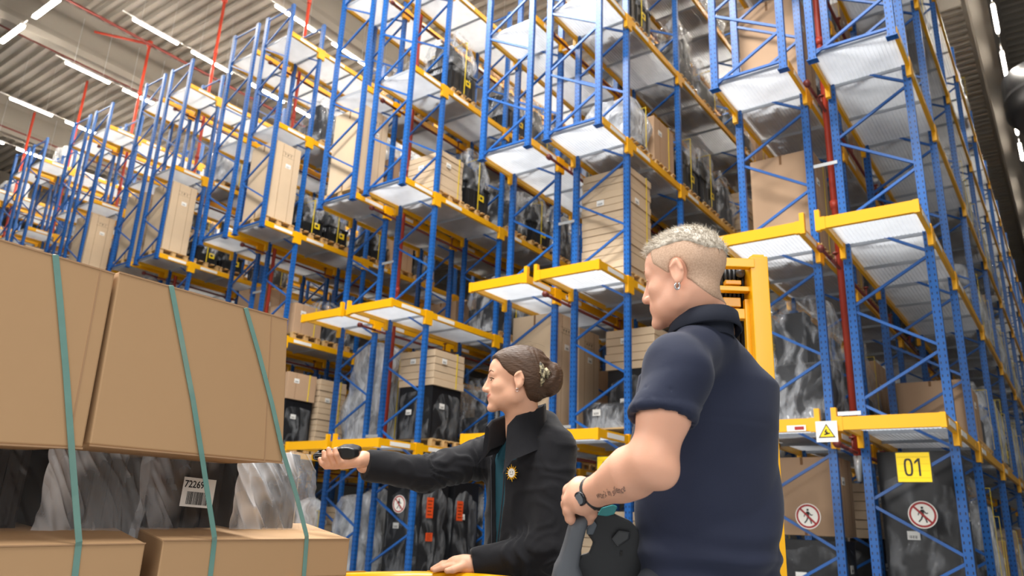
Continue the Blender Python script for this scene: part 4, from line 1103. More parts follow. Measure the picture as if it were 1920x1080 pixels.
# polo shirt
hem = Q(1240, 786, 1.565)
def polo_fn(P):
    d = prof_field(P, BO, BAX, mtab)
    trap = chain(P, [Ls+np.array([0, 0, -.0]), np.array(nb)+np.array([0, 0, -.052]), Rs], [.058, .066, .058], .03)
    d = smin(d, trap, .05)
    hd = np.array(Ls)-np.array(hem)
    dr_ = np.array(hem)-np.array(Ls); dr_ /= np.linalg.norm(dr_)
    e = chain(P, [Ls, hem, np.array(hem)+dr_*.03], [.069, .0625, .0615], .02)
    tilt = dr_+.18*np.array(RT); tilt /= np.linalg.norm(tilt)
    e = smax(e, (P-V(hem))@V(tilt), .006)
    e = smax(e, -caps(P, hem-dr_*.03, hem+dr_*.2, .057, .057), .004)
    e2 = chain(P, [Rs, Rs+(relbm-Rs)*.7], [.068, .062], .02); e2 = smax(e2, (P-V(Rs+(relbm-Rs)*.65))@V((relbm-Rs)/np.linalg.norm(relbm-Rs)), .006)
    d = smin(smin(d, e, .035), e2, .035)
    return smax(d, -caps(P, nb-np.array([0, 0, .02])+np.array(mf)*.01, nb+np.array([0, 0, .13])+np.array(mf)*.02, .070, .074), .008)
v, q = surface(polo_fn, np.array([BO[0]-.42, BO[1]-.45, .82]), np.array([BO[0]+.42, BO[1]+.45, 1.60]), .0062)
n = normals(v, q)
L = (v-BO)@BAX.T.astype(float)
# long soft folds: from the armpit towards the waist, and gathers at the belt
fold = np.sin((L[:, 1]*6+v[:, 2]*9+1.6*vnoise(v*5, 3))*2.2)
gat = np.exp(-((v[:, 2]-.99)/.05)**2)*np.sin(v[:, 2]*95+2.5*vnoise(v*7, 5))
sh = np.exp(-(np.linalg.norm(v-np.array(Ls), axis=1)/.12)**2)*np.sin((L[:, 0]*14+v[:, 2]*16+vnoise(v*9, 8))*2.5)
v = v+n*(.0075*np.clip(fold, -.4, 1)*(1-.3*(v[:, 2] > 1.3))+.005*gat+.0055*sh+.0015*vnoise(v*16, 2))[:, None]
childm('polo_shirt', to_me('polo', [(v, q, 0)], [M_NAVY]))
# sleeve hem band and shirt collar
def ring_me(c, ax_, r, w_, th, m, n_=40, nm='ring'):
    ax_ = Vector(ax_).normalized(); x = ax_.cross(Vector((.3, .9, .1))).normalized(); y = ax_.cross(x); P = []
    for i in range(n_+1):
        a = 2*PI*i/n_; d = x*math.cos(a)+y*math.sin(a); P.append([Vector(c)+d*r+ax_*w_, Vector(c)+d*(r+th)+ax_*w_, Vector(c)+d*(r+th)-ax_*w_, Vector(c)+d*r-ax_*w_, Vector(c)+d*r+ax_*w_])
    return MB().grid(P).mesh(nm, m, True)
dr_ = (np.array(hem)-np.array(Ls)); dr_ /= np.linalg.norm(dr_)
tilt = dr_+.18*np.array(RT)
childm('sleeve_hem', ring_me(hem-np.array(tilt)*.010, tilt, .0605, .009, .0035, M_NAVYD))
def collar_m():
    P = []; n_ = 36; bfv = Vector(bf); bsv = Vector(bs); o_ = Vector(Q(1321, 590, MD+.03))
    for i in range(n_+1):
        a = math.radians(-158+316*i/n_); e = abs(a)/PI      # 0 at the back
        dirv = (-bfv*math.cos(a)+bsv*math.sin(a)); r = .0705+.008*e*e
        ctr = o_; zt = .004-.035*e**1.5
        rows = []
        for r_, z_ in ((r-.006, zt-.06), (r-.006, zt), (r, zt+.004), (r+.006, zt), (r+.008, zt-.016), (r+.014, zt-.034-.008*e), (r+.010, zt-.038-.008*e), (r+.004, zt-.02)):
            rows.append(ctr+dirv*r_+Vector((0, 0, z_)))
        P.append(rows)
    return MB().grid(P).mesh('collar', M_NAVYD, True)
childm('collar', collar_m())
M_JEAN = mat('dark_work_trousers', '#23262e', .9)
v, q = surface(lambda P: legs(P, BO, bs, 0, .11), np.array([BO[0]-.35, BO[1]-.35, -.02]), np.array([BO[0]+.35, BO[1]+.35, .99]), .014)
childm('trousers', to_me('trousers', [(v, q, 0)], [M_JEAN]))
# hair: clipped sides and back, longer tousled top
M_HM = hairmat('ash_blond_hair', '#a89c8b', '#d2c9ba', 90)
M_HS = hairmat('clipped_hair', '#b7967c', '#c9a88e', 300)
def skull(L, e): 
    d = ell(L, (-.012, 0, .042), (.097+e, .074+e, .076+e)); return smin(d, ell(L, (.032, 0, .045), (.055+e, .06+e, .052+e)), .02)
def side_fn(P):
    L = HM.loc(P); d = np.minimum(skull(L, .0022), f_headm(P)-.0018)
    g = np.interp(L[:, 2], [-.09, -.07, -.045, -.02, .01, .04, .07, .11], [-.12, -.075, -.05, -.030, .020, .050, .055, .07])
    A = L.copy(); A[:, 1] = np.abs(A[:, 1]); d = smax(d, -ell(A, (-.010, .085, .0), (.026, .035, .036)), .003)
    d = smax(d, L[:, 0]-g, .006); return smax(d, -(L[:, 2]+.062), .006)
v, q = surface(side_fn, HM.o-.17, HM.o+.17, .003)
childm('clipped_hair', to_me('sides', [(v, q, 0)], [M_HS]), label='closely clipped hair on the sides and nape')
def top_fn(P):
    L = HM.loc(P); d = skull(L, .007)
    lo_ = np.interp(L[:, 0], [-.115, -.09, -.04, .03, .08, .1], [.04, .040, .066, .070, .075, .07])
    d = smax(d, lo_-L[:, 2]+.0*L[:, 0], .012)
    g = np.interp(L[:, 2], [.0, .07, .1, .13], [.075, .083, .078, .06]); return smax(d, L[:, 0]-g, .01)
v, q = surface(top_fn, HM.o-.17, HM.o+.17, .003); n = normals(v, q)
L = HM.loc(v.astype(np.float32)).astype(float)
v = v+n*(.0012*vnoise(L*np.array([45, 110, 60]), 2)+.0012*vnoise(L*np.array([90, 200, 90]), 5))[:, None]
top = childm('hair', to_me('hairtop', [(v, q, 0)], [M_HM]), label='short ash blond hair tousled on top')
vv, nn = v, n
hs = MB(); r3 = random.Random(4)
idxs = [i for i in range(len(vv)) if L[i, 2] > .06 and nn[i]@np.array(HM.ax[2], float) > .1 or (L[i, 2] > .03 and L[i, 0] < -.07)]
for i in r3.sample(idxs, min(3200, len(idxs))):
    p = vv[i]; u = np.array(HM.ax[0], float); up_ = nn[i]*.6+u*r3.uniform(.1, .7)+np.array([r3.uniform(-.4, .4) for _ in range(3)])
    up_ /= np.linalg.norm(up_); ln = r3.uniform(.006, .016)*(1.25 if L[i, 0] > .03 or L[i, 0] < -.06 else 1)
    sd = np.cross(up_, [r3.random(), r3.random(), r3.random()]); sd /= np.linalg.norm(sd); c2 = np.cross(up_, sd)
    w_ = .0007
    a = p-nn[i]*.002
    tip = a+up_*ln+u*.003
    hs.add([a+sd*w_, a-sd*w_*.5+c2*w_, a-sd*w_*.5-c2*w_, tip], [(0, 1, 3), (1, 2, 3), (2, 0, 3)])
o = childm('hair_tufts', hs.mesh('tufts', M_HM)); o['kind'] = 'stuff'
mb = MB().tube([HM.w((.080-.001*abs(t_), (.030+t_*.013), .0135-.0022*abs(t_))) for t_ in (-1, -.5, 0, .5, 1)], [.0008, .0013, .0014, .0013, .001], 5)
childm('lashes', mb.mesh('lashes', M_EYED))
mb = MB().tube([HM.w((.0905-.0095*t_, (.012+.036*t_), .036+.003*math.sin(t_*3))) for t_ in (0, .3, .6, 1)], [.0022, .0028, .0024, .0012], 5)
childm('eyebrow', mb.mesh('brow', mat('blond_brow', '#b09478', .8)))
ec = np.array(Q(1270, 536, MD-.048)); mb = MB()
for a0 in range(14):
    pass
mb.tube([ec+np.array(RT)*.0075*math.sin(a)*.8+np.array(UP)*.0075*math.cos(a)+np.array(FW)*.003*math.sin(a) for a in [i*PI/9+.5 for i in range(16)]], .0022, 8)
childm('earring', mb.mesh('earring', M_SILVER, True), label='thick silver hoop earring')
# wrist watch
ua = np.array(wr)-np.array(elb); ua /= np.linalg.norm(ua)
wc = np.array(wr)-ua*.006
M_WATCH = mat('watch_black', '#121214', .45, bump=.2, bscale=150)
wt = childm('wristwatch', ring_me(wc, ua, .0315, .0115, .0045, M_WATCH))
outd = Vector(Q(1090, 932, 1.60)-np.array(wc)); outd = (outd-Vector(ua)*outd.dot(Vector(ua))).normalized()
fc = Vector(wc)+outd*.036
link('watch_case', MB().tube([fc-outd*.004, fc+outd*.005], .0155, 14).mesh('case', mat('watch_case', '#2a2b2e', .3, .6), True), wt)
link('watch_face', MB().tube([fc+outd*.005, fc+outd*.006], .0115, 14).mesh('wface', mat('watch_face', '#6f747a', .2)), wt)
# tattoo lettering laid on the inner forearm
M_TAT = mat('tattoo_ink', '#6d5a55', .6)
def tattoo():
    me = text_me('work in silence', .026, M_TAT, 0.0)
    bm = bmesh.new(); bm.from_mesh(me)
    a3, b3 = np.array(Q(1118, 931, 1.60)), np.array(Q(1172, 916, 1.54))
    d3 = ray(1150, 920).normalized(); x3 = Vector(b3-a3).normalized(); y3 = Vector(UP)
    xs_ = [v_.co.x for v_ in bm.verts]; x0_, x1_ = min(xs_), max(xs_); Lx = np.linalg.norm(b3-a3)
    y3 = (y3-x3*y3.dot(x3)).normalized()
    P = []
    for v_ in bm.verts:
        s_ = (v_.co.x-x0_)/(x1_-x0_); p = Vector(a3)+x3*(s_*Lx)+y3*(v_.co.y*.8+.002*math.sin(s_*20)); P.append(np.array(p-d3*.12))
    P = np.array(P); D = np.array(d3)
    for _ in range(40):
        e = hand_m(P.astype(np.float32)); P = P+D*np.clip(e, 0, .02)[:, None]*.8
    for v_, p in zip(bm.verts, P): v_.co = Vector(p)-d3*.0012
    bm.to_mesh(me); bm.free(); return me
childm('tattoo', tattoo(), label='dark lettering tattooed along the forearm')

# ---------------------------------------------------------------- strapped cartons in the foreground
M_CARF = mat('front_cardboard', '#b3906a', .72, var=.04, vscale=3, bump=.03, bscale=30, spec=.3)
FX = -1.8; FXB = -2.0
def slab(p4, back, name, m, parent, bev=.004):
    """box from four front corners (TL, TR, BR, BL), pushed back along -X"""
    mb = MB(); f = [Vector(p) for p in p4]; b = [p+Vector((-back, 0, 0)) for p in f]
    mb.add(f+b, [(0, 1, 2, 3), (7, 6, 5, 4), (0, 4, 5, 1), (1, 5, 6, 2), (2, 6, 7, 3), (3, 7, 4, 0)])
    return link(name, mb.mesh(name, m, bevel=bev), parent)
def fx(px, py, x=FX): return at_x(px, py, x)
def lid(label, p4, back, folds, name='large_carton'):
    t = thing(name, label, 'carton', (0, 0, 0), group='big cartons strapped on the pallet')
    slab(p4, back, 'carton_body', M_CARF, t)
    f = [Vector(p) for p in p4]
    mb = MB()
    for u in folds:      # folded corner lines, slightly proud
        a = f[0].lerp(f[1], u); b = f[3].lerp(f[2], u); mb.bar(a+Vector((.0006, 0, 0)), b+Vector((.0006, 0, 0)), .0035, .0012, up=(1, 0, 0))
    for a, b in ((0, 1), (3, 2)): mb.bar(f[a]+Vector((0, 0, -.002)), f[b]+Vector((0, 0, -.002)), .004, .003, up=(1, 0, 0))
    link('folded_edges', mb.mesh('folds', mat('card_fold', '#a58260', .8)), t)
    return t
lid('large plain brown carton at the left edge, strapped on top of the load', [fx(-260, 370), fx(216, 512), fx(155, 839), fx(-330, 815)], .62, [.93])
lid('large plain brown carton with two straps, beside the one at the left edge', [fx(224, 509), fx(540, 598), fx(530, 867), fx(168, 833)], .62, [.885])
# lower cartons
def low(label, fl, fr, bl, br, h):
    t = thing('low_carton', label, 'carton', (0, 0, 0), group='big cartons strapped on the pallet')
    a = [Vector(fl), Vector(fr), Vector(br), Vector(bl)]; b = [Vector((p.x, p.y, min(fl[2], fr[2])-h)) for p in a]
    mb = MB().add(a+b, [(0, 1, 2, 3), (7, 6, 5, 4), (0, 4, 5, 1), (1, 5, 6, 2), (2, 6, 7, 3), (3, 7, 4, 0)])
    link('carton_body', mb.mesh('low', M_CARF, bevel=.004), t)
    mb = MB().bar(a[0]+Vector((.001, 0, -.001)), a[1]+Vector((.001, 0, -.001)), .003, .002, up=(1, 0, 0)); link('folded_edges', mb.mesh('fold', mat('card_fold', '#a58260', .8)), t)
BXL = -2.22
low('low brown carton at the lower left corner, under the wrapped goods', fx(-260, 1028), fx(273, 1018), at_x(-330, 975, BXL), at_x(196, 978, BXL), .13)
low('low brown carton under the wrapped goods with the numbered label', fx(306, 1012), fx(656, 1010), at_x(236, 980, BXL), at_x(575, 981, BXL), .095)
# goods wrapped in clear film between the lids and the low cartons
GM = mat('charcoal_goods', '#201f20', .6, var=.3, vscale=8)
def bag(label, y0, y1, z0, z1, seed, filmm, xin=.03):
    t = thing('wrapped_goods', label, 'wrapped goods', (FXB-.3, (y0+y1)/2, z0), group='film wrapped goods under the big cartons')
    mb = MB(); r = random.Random(seed)
    mb.box(-.27, .25-xin, -(y1-y0)/2+.03, (y1-y0)/2-.03, .0, z1-z0-.0)
    k = 4
    for i in range(k):
        a = -(y1-y0)/2+.04+(y1-y0-.08)*i/k; mb.box(.0, .25-xin+r.uniform(.005, .02), a+.006, a+(y1-y0-.08)/k-.006, .01, z1-z0-r.uniform(.01, .05))
    link('charcoal_goods', mb.mesh('goods', GM, bevel=.008), t)
    NU, NV = 190, 46; P = []
    for i in range(NU+1):
        u = i/NU; row = []
        for j in range(NV+1):
            w_ = j/NV; y = -(y1-y0)/2+(y1-y0)*u; z = (z1-z0)*w_
            s_ = y*1.0+z*.55          # folds run down and outwards
            q = (s_*18, z*3, 0)
            n1 = noise3(q, 1., seed); n2 = noise3((s_*30, z*6, 3), 1., seed+4)
            rg = (1-abs(n1)*2.2); rg2 = max(0, 1-abs(n2)*3.2)**2
            bulge = .035*math.sin(PI*min(1, max(0, w_)))**.7
            x = .262-xin+bulge*.7+.014*rg+.010*rg2+.03*(1-w_)**2*(.5+u*.5)
            row.append((x, y+.008*n2, z+.01*n1-(.012 if j == 0 else 0)))
        P.append(row)
    g = MB().grid(P)
    link('clear_film', g.mesh('film', filmm, True), t)
    return t
FILM_A = film_mat('bag_film', .12, '#eef0f4', 6., .5, (.05, .5))
FILM_B = film_mat('bag_film_milky', .30, '#f4f6f9', 6., .5, (.22, .95))
zl, zh = CAMH-.06, CAMH+.20
YB = lambda px: at_x(px, 940, FXB).y
bag('dark goods in clear film at the left edge, under the big carton', YB(-160), YB(95), zl, zh, 3, FILM_A)
bag('dark goods in milky film, left of the bag with the numbered label', YB(85), YB(280), zl, zh, 7, FILM_B)
lb = bag('dark goods in clear film with a numbered barcode label', YB(272), YB(462), zl, zh, 11, FILM_A, .035)
bag('white milky film bag at the right end of the strapped load', YB(450), YB(600), zl, zh, 15, FILM_B)
bag('goods under the cartons at the lower left, mostly out of frame', .1, 1.7, CAMH-.5, CAMH-.15, 21, FILM_A)
# numbered barcode label stuck to the film
def lab_pt(px, py): return at_x(px, py, FXB+.030)
c0 = lab_pt(372, 924); xr = (lab_pt(402, 926)-lab_pt(342, 920)); yr = (lab_pt(368, 898)-lab_pt(376, 950))
Mx = orient(xr, yr, c0)
W_, H_ = xr.length, yr.length
lt = link('barcode_label', None, lb); lt.matrix_world = Mx
def put_on(name, me, m_, par):
    o = bpy.data.objects.new(name, me); COL.objects.link(o); o.parent = par
    o.matrix_parent_inverse = Matrix.Identity(4); return o
bpy.context.view_layer.update()
bpy.data.objects.remove(lt)
Pl = Matrix.Translation(lb.location).inverted()@Mx
def tfm(me, M_): me.transform(M_); return me
lo_ = link('barcode_label', tfm(MB().box(-W_/2, W_/2, -H_/2, H_/2, -.0006, 0).mesh('lab', M_LABEL), Pl), lb)
tm = text_me('72269', H_*.34, M_PRINT, .0003, .0004); tm.transform(Matrix.Translation((-W_*.16, H_*.26, .0004))@Matrix.Scale(W_*.60/ max(1e-6, max(v.co.x for v in tm.vertices)-min(v.co.x for v in tm.vertices)), 4, (1, 0, 0)))
link('number_print', tfm(tm, Pl), lo_)
mb = MB(); r5 = random.Random(9); x_ = -W_*.34
while x_ < W_*.30:
    w1 = r5.choice([.0008, .0014, .0022]); mb.box(x_, x_+w1, -H_*.42, H_*.02, .0002, .0006); x_ += w1+r5.choice([.0009, .0016])
link('barcode', tfm(mb.mesh('bars', M_PRINT), Pl), lo_)
# green straps
M_GS = mat('green_strap', '#6b9389', .15, var=.15, vscale=20, spec=.9, coat=.6)
def strap(px, label, wd=.0135):
    t = thing('green_strap', label, 'strap', (0, 0, 0), group='green straps around the cartons')
    pts = [at_x(x, y, X) for x, y, X in px]
    top = pts[0]; P = []
    full = [top+Vector((-.62, 0, .003)), top+Vector((-.02, 0, .004))]+[p for p in pts]
    for i, p in enumerate(full):
        d = (full[min(i+1, len(full)-1)]-full[max(i-1, 0)]).normalized(); side = Vector((0, 1, 0)); side = (side-d*side.dot(d)).normalized(); nn_ = side.cross(d)*.0008
        P.append([p+side*wd/2+nn_, p-side*wd/2+nn_, p-side*wd/2-nn_, p+side*wd/2-nn_, p+side*wd/2+nn_])
    link('strap_band', MB().grid(P).mesh('strap', M_GS), t)
strap([(104, 478, FX+.004), (112, 560, FX+.004), (124, 700, FX+.004), (134, 838, FX+.006), (141, 930, FX+.003), (148, 1016, FX+.006), (147, 1024, FX+.003), (138, 1100, FX+.003)], 'green strap around the carton at the left edge', .014)
strap([(321, 536, FX+.004), (341, 640, FX+.004), (362, 750, FX+.004), (378, 851, FX+.006), (390, 930, FX+.003), (402, 1007, FX+.006), (402, 1014, FX+.003), (392, 1100, FX+.003)], 'green strap crossing the numbered label, middle one of three')
strap([(461, 578, FX+.004), (486, 665, FX+.004), (510, 757, FX+.004), (530, 845, FX+.006), (556, 930, FX+.003), (575, 1005, FX+.006), (575, 1012, FX+.003), (569, 1090, FX+.003)], 'green strap nearest the right end of the big cartons')
t = thing('load_base', 'dark wrapped base and pallet below the strapped cartons', 'wrapped load', (FX-.37, .9, 0))
link('dark_base', MB().box(-.36, .34, -1.1, .76, .15, CAMH-.56).mesh('base', GM), t)
for yy in (-.9, -.3, .3, .7): link('pallet_block', MB().box(-.36, .36, yy-.06, yy+.06, 0, .12).mesh('b', M_WOOD), t)
link('pallet_deck', MB().box(-.38, .38, -1.1, .8, .12, .15).mesh('d', M_WOOD), t)

# ---------------------------------------------------------------- yellow truck guard under the woman's hand
M_TY = mat('truck_yellow', '#efae00', .35, var=.04, vscale=3, coat=.3)
gp = [(536, 1082, 2.10), (570, 1077, 2.22), (620, 1073, 2.32), (700, 1071, 2.40), (780, 1070, 2.44), (850, 1071, 2.44), (900, 1074, 2.40), (960, 1080, 2.32)]
G = [at_dep(x, y+1, d) for x, y, d in gp]
tg = thing('truck_guard', 'curved yellow guard panel of the truck, the woman\'s hand on its rim', 'truck panel', (G[3][0], G[3][1], 0))
def lk(nm, mb, m_, t_, smooth=False, bevel=0):
    me = mb.mesh(nm, m_, smooth, bevel); me.transform(Matrix.Translation(t_.location).inverted()); return link(nm, me, t_)
P = []
for i, p in enumerate(G):
    d = (G[min(i+1, 7)]-G[max(i-1, 0)]); d.z = 0; d.normalize(); n_ = Vector((-d.y, d.x, 0))
    P.append([p+n_*.025+Vector((0, 0, -.03)), p+n_*.022+Vector((0, 0, -.006)), p+n_*.010, p-n_*.010, p-n_*.022+Vector((0, 0, -.006)), p-n_*.025+Vector((0, 0, -.03))])
lk('rim', MB().grid(P), M_TY, tg, True)
P = []
for i, p in enumerate(G):
    d = (G[min(i+1, 7)]-G[max(i-1, 0)]); d.z = 0; d.normalize(); n_ = Vector((-d.y, d.x, 0))
    P.append([p-n_*.018+Vector((0, 0, -.028)), Vector((p.x, p.y, .12))-n_*.018, Vector((p.x, p.y, .12))+n_*.018, p+n_*.018+Vector((0, 0, -.028))])
lk('panel', MB().grid(P), M_TY, tg, True)
for i in (2, 4): 
    p = G[i]; q_ = G[i+1]; lk('rim_slot', MB().bar(p.lerp(q_, .3)+Vector((0, 0, .001)), p.lerp(q_, .8)+Vector((0, 0, .001)), .012, .004), mat('slot', '#9c6c00', .6), tg)

# ---------------------------------------------------------------- yellow lift mast behind the man
MDp = 3.3
mo = at_dep(1425, 700, MDp); tm_ = thing('lift_mast', 'yellow lift mast and backrest frame of the truck behind the man', 'lift truck', (mo[0], mo[1], 0))
cx_ = Vector((RT.x, RT.y, 0)).normalized(); cy_ = Vector((-cx_.y, cx_.x, 0))
def mpt(px, py, dd=0): p = at_dep(px, py, MDp+dd); return p
ztop = mpt(1418, 482)[2]
def vpost(px, py, w_, dd, z0=.0, ztop_=None, dp=.10):
    p = mpt(px, py); b = MB(); x0 = Vector((p.x, p.y, 0))+cy_*dd
    zt = ztop_ if ztop_ else p.z
    vs = []
    for z in (z0, zt):
        for a, c_ in ((-w_/2, 0), (w_/2, 0), (w_/2, dp), (-w_/2, dp)): vs.append(x0+cx_*a+cy_*c_+Vector((0, 0, z)))
    b.add(vs, [(0, 1, 5, 4), (1, 2, 6, 5), (2, 3, 7, 6), (3, 0, 4, 7), (0, 3, 2, 1), (4, 5, 6, 7)]); return b
lk('main_post', vpost(1424, 500, .075, 0, 0, ztop+.01, .12), M_TY, tm_, bevel=.004)
lk('post_cap', vpost(1426, 500, .05, .02, ztop-.0, ztop+.025, .09), M_TY, tm_, bevel=.004)
lk('inner_post', vpost(1404, 560, .028, .01, 0, mpt(1404, 560)[2], .03), M_TY, tm_)
lk('far_post', vpost(1300, 500, .075, .0, 0, ztop, .12), M_TY, tm_)
def hbar(y, h_, x0=1300, x1=1415, dd=.02, dp=.04, m_=None, nm='cross_member'):
    a = mpt(x0, y); b = mpt(x1, y); b.z = a.z = mpt(1390, y).z
    lk(nm, MB().bar(a+cy_*dd, b+cy_*dd, dp, h_), m_ or M_TY, tm_, bevel=.003)
hbar(492, .040); hbar(541, .022); hbar(524, .02, 1365, 1395, .06); hbar(563, .042, 1360, 1393, .05); hbar(588, .045)
M_HOSE = mat('hose_black', '#101012', .4)
for i in range(6):
    x = 1352+i*8; lk('mast_chain', MB().tube([mpt(x, 505, .09)+Vector((0, 0, .0)), mpt(x+1, 540, .09), mpt(x, 600, .09), mpt(x+2, 760, .09)], .010, 6), M_HOSE, tm_, True)
lk('pulley', MB().tube([mpt(1388, 512, .05), mpt(1388, 512, .09)], .020, 14), mat('pulley_grey', '#5b5e62', .4, .5), tm_, True)
lk('mast_plate', MB().add([mpt(1345, 500, .14), mpt(1415, 495, .14), mpt(1418, 620, .14), mpt(1345, 625, .14)]+[mpt(1345, 500, .15), mpt(1415, 495, .15), mpt(1418, 620, .15), mpt(1345, 625, .15)], [(0, 1, 2, 3), (4, 5, 6, 7), (0, 1, 5, 4), (1, 2, 6, 5), (2, 3, 7, 6), (3, 0, 4, 7)]), M_HOSE, tm_)

# ---------------------------------------------------------------- grey tiller handle held by the man
M_TG = mat('tiller_grey', '#565a60', .5, bump=.1, bscale=400)
M_TD = mat('tiller_dark', '#25272a', .55, bump=.08, bscale=400)
TD = 1.78
to = at_dep(1120, 1000, TD); tt = thing('tiller_handle', 'dark grey truck tiller handle with teal button under the man\'s hand', 'truck handle', (to[0], to[1], to[2]))
def extr(poly, d0, d1, m_, nm, bevel=.004, parent=tt):
    a = [at_dep(x, y, d0) for x, y in poly]; b = [at_dep(x, y, d1) for x, y in poly]; n_ = len(a)
    mb = MB().add(a+b, [tuple(range(n_)), tuple(range(n_, 2*n_))[::-1]]+[(i, (i+1) % n_, n_+(i+1) % n_, n_+i) for i in range(n_)])
    return lk(nm, mb, m_, parent, False, bevel)
def loft(rows, m_, nm, n_=16):    # rows: px, py, depth, half width in px direction, half thickness
    P = []
    for i, (x, y, dp, rx, ry, ang) in enumerate(rows):
        c_ = at_dep(x, y, dp); ca, sa_ = math.cos(ang), math.sin(ang); ux_ = RT*ca+UP*sa_; P.append([c_+ux_*rx*math.copysign(abs(math.cos(t_))**.6, math.cos(t_))+FW*ry*math.copysign(abs(math.sin(t_))**.6, math.sin(t_)) for t_ in [2*PI*j/n_ for j in range(n_+1)]])
    return lk(nm, MB().grid(P), m_, tt, True)
loft([(1093, 962, 1.73, .010, .014, .3), (1088, 967, 1.73, .020, .022, .3), (1083, 985, 1.73, .0225, .026, .25), (1075, 1015, 1.73, .022, .026, .2), (1068, 1042, 1.73, .024, .026, .15), (1062, 1060, 1.73, .028, .028, .1), (1064, 1090, 1.73, .038, .03, 0), (1075, 1140, 1.73, .05, .03, 0)], M_TG, 'grip')
extr([(1098, 968), (1118, 958), (1150, 962), (1180, 975), (1205, 1000), (1215, 1130), (1085, 1130), (1078, 1060), (1088, 1040), (1104, 1036), (1112, 1016), (1100, 1000)], 1.755, 1.83, M_TD, 'handle_body', .006)
extr([(1100, 990), (1112, 975), (1120, 985), (1112, 1003), (1099, 1002)], 1.742, 1.755, mat('tiller_key', '#59616a', .4), 'switch')
extr([(1146, 1010), (1160, 994), (1182, 998), (1180, 1012), (1158, 1026)], 1.745, 1.756, mat('tiller_key2', '#2e3033', .3), 'switch')
extr([(1120, 966), (1128, 952), (1150, 946), (1158, 950), (1152, 964), (1138, 968)], 1.735, 1.765, mat('teal_button', '#2f8f92', .4), 'teal_button', .003)
for x, y in ((1088, 1037), (1165, 1038)): extr([(x-2, y-4), (x+2, y-4), (x+2, y+4), (x-2, y+4)], 1.752, 1.756, M_PRINT, 'screw_hole', 0)
lk('shaft', MB().tube([at_dep(1150, 1080, 1.80), Vector((to[0]-.5, to[1]+.35, .25))], .035, 10), M_TD, tt, True)
lk('drive_unit', MB().box(to[0]-.75, to[0]-.35, to[1]+.2, to[1]+.55, .02, .35), M_TD, tt, False, .02)

# ---------------------------------------------------------------- signs
M_SY = mat('sign_yellow', '#f4cf00', .45); M_SW = mat('sign_white', '#eeeae2', .5); M_SR = mat('sign_red', '#a02222', .5); M_SK = mat('sign_black', '#1c1b18', .5)
def sign(name, label, Y, px, py, w_, h_, builder, cat='sign', group=None, tiltz=0, dx=0):
    p = at_y(px, py, Y); t = thing(name, label, cat, (p.x+dx, Y, p.z), (0, 0, 0), group); t.rotation_euler = (PI/2, tiltz, 0); builder(t, w_, h_); return t
def plate(w_, h_, z=0, th=.006): return MB().box(-w_/2, w_/2, -h_/2, h_/2, z-th, z)
def b01(t, w_, h_):
    link('sign_plate', plate(w_, h_).mesh('p', M_SK), t)
    link('sign_face', MB().box(-w_/2+.012, w_/2-.012, -h_/2+.012, h_/2-.012, 0, .002).mesh('f', M_SY), t)
    mb = MB(); u_ = h_; z_ = (.002, .0035); sw = .062*u_
    ox, rx, ry = -.15*u_, .10*u_, .25*u_; R2 = []
    for i in range(33):
        a_ = 2*PI*i/32; cx2, sy2 = math.copysign(abs(math.cos(a_))**.6, math.cos(a_)), math.copysign(abs(math.sin(a_))**.75, math.sin(a_))
        R2.append([(ox+cx2*(rx-sw/2), sy2*(ry-sw/2), z_[1]), (ox+cx2*(rx+sw/2), sy2*(ry+sw/2), z_[1]), (ox+cx2*(rx+sw/2), sy2*(ry+sw/2), z_[0])])
    mb.grid(R2); link('digit', mb.mesh('zero', M_SK), t)
    mb = MB().prism([(.14*u_, -.28*u_), (.14*u_+sw, -.28*u_), (.14*u_+sw, .28*u_), (.14*u_, .28*u_), (.03*u_, .17*u_), (.03*u_, .10*u_), (.14*u_, .19*u_)], z_[0], z_[1]); link('digit', mb.mesh('one', M_SK), t)
    mb = MB()
    for i in range(4): mb.box(-w_/2+.02, w_/2-.02, -h_*.34+i*h_*.22, -h_*.34+i*h_*.22+.003, .002, .0026)
    link('ruled_lines', mb.mesh('ln', mat('sign_line', '#b39a10', .6)), t)
sign('aisle_sign', 'yellow square sign reading 01 under the lowest shelf at the right', 9.62, 1713, 876, .36, .34, b01, group='yellow aisle number signs')
sign('aisle_sign', 'yellow aisle number sign half hidden behind the man\'s forearm', 9.62, 1140, 878, .36, .34, b01, group='yellow aisle number signs')
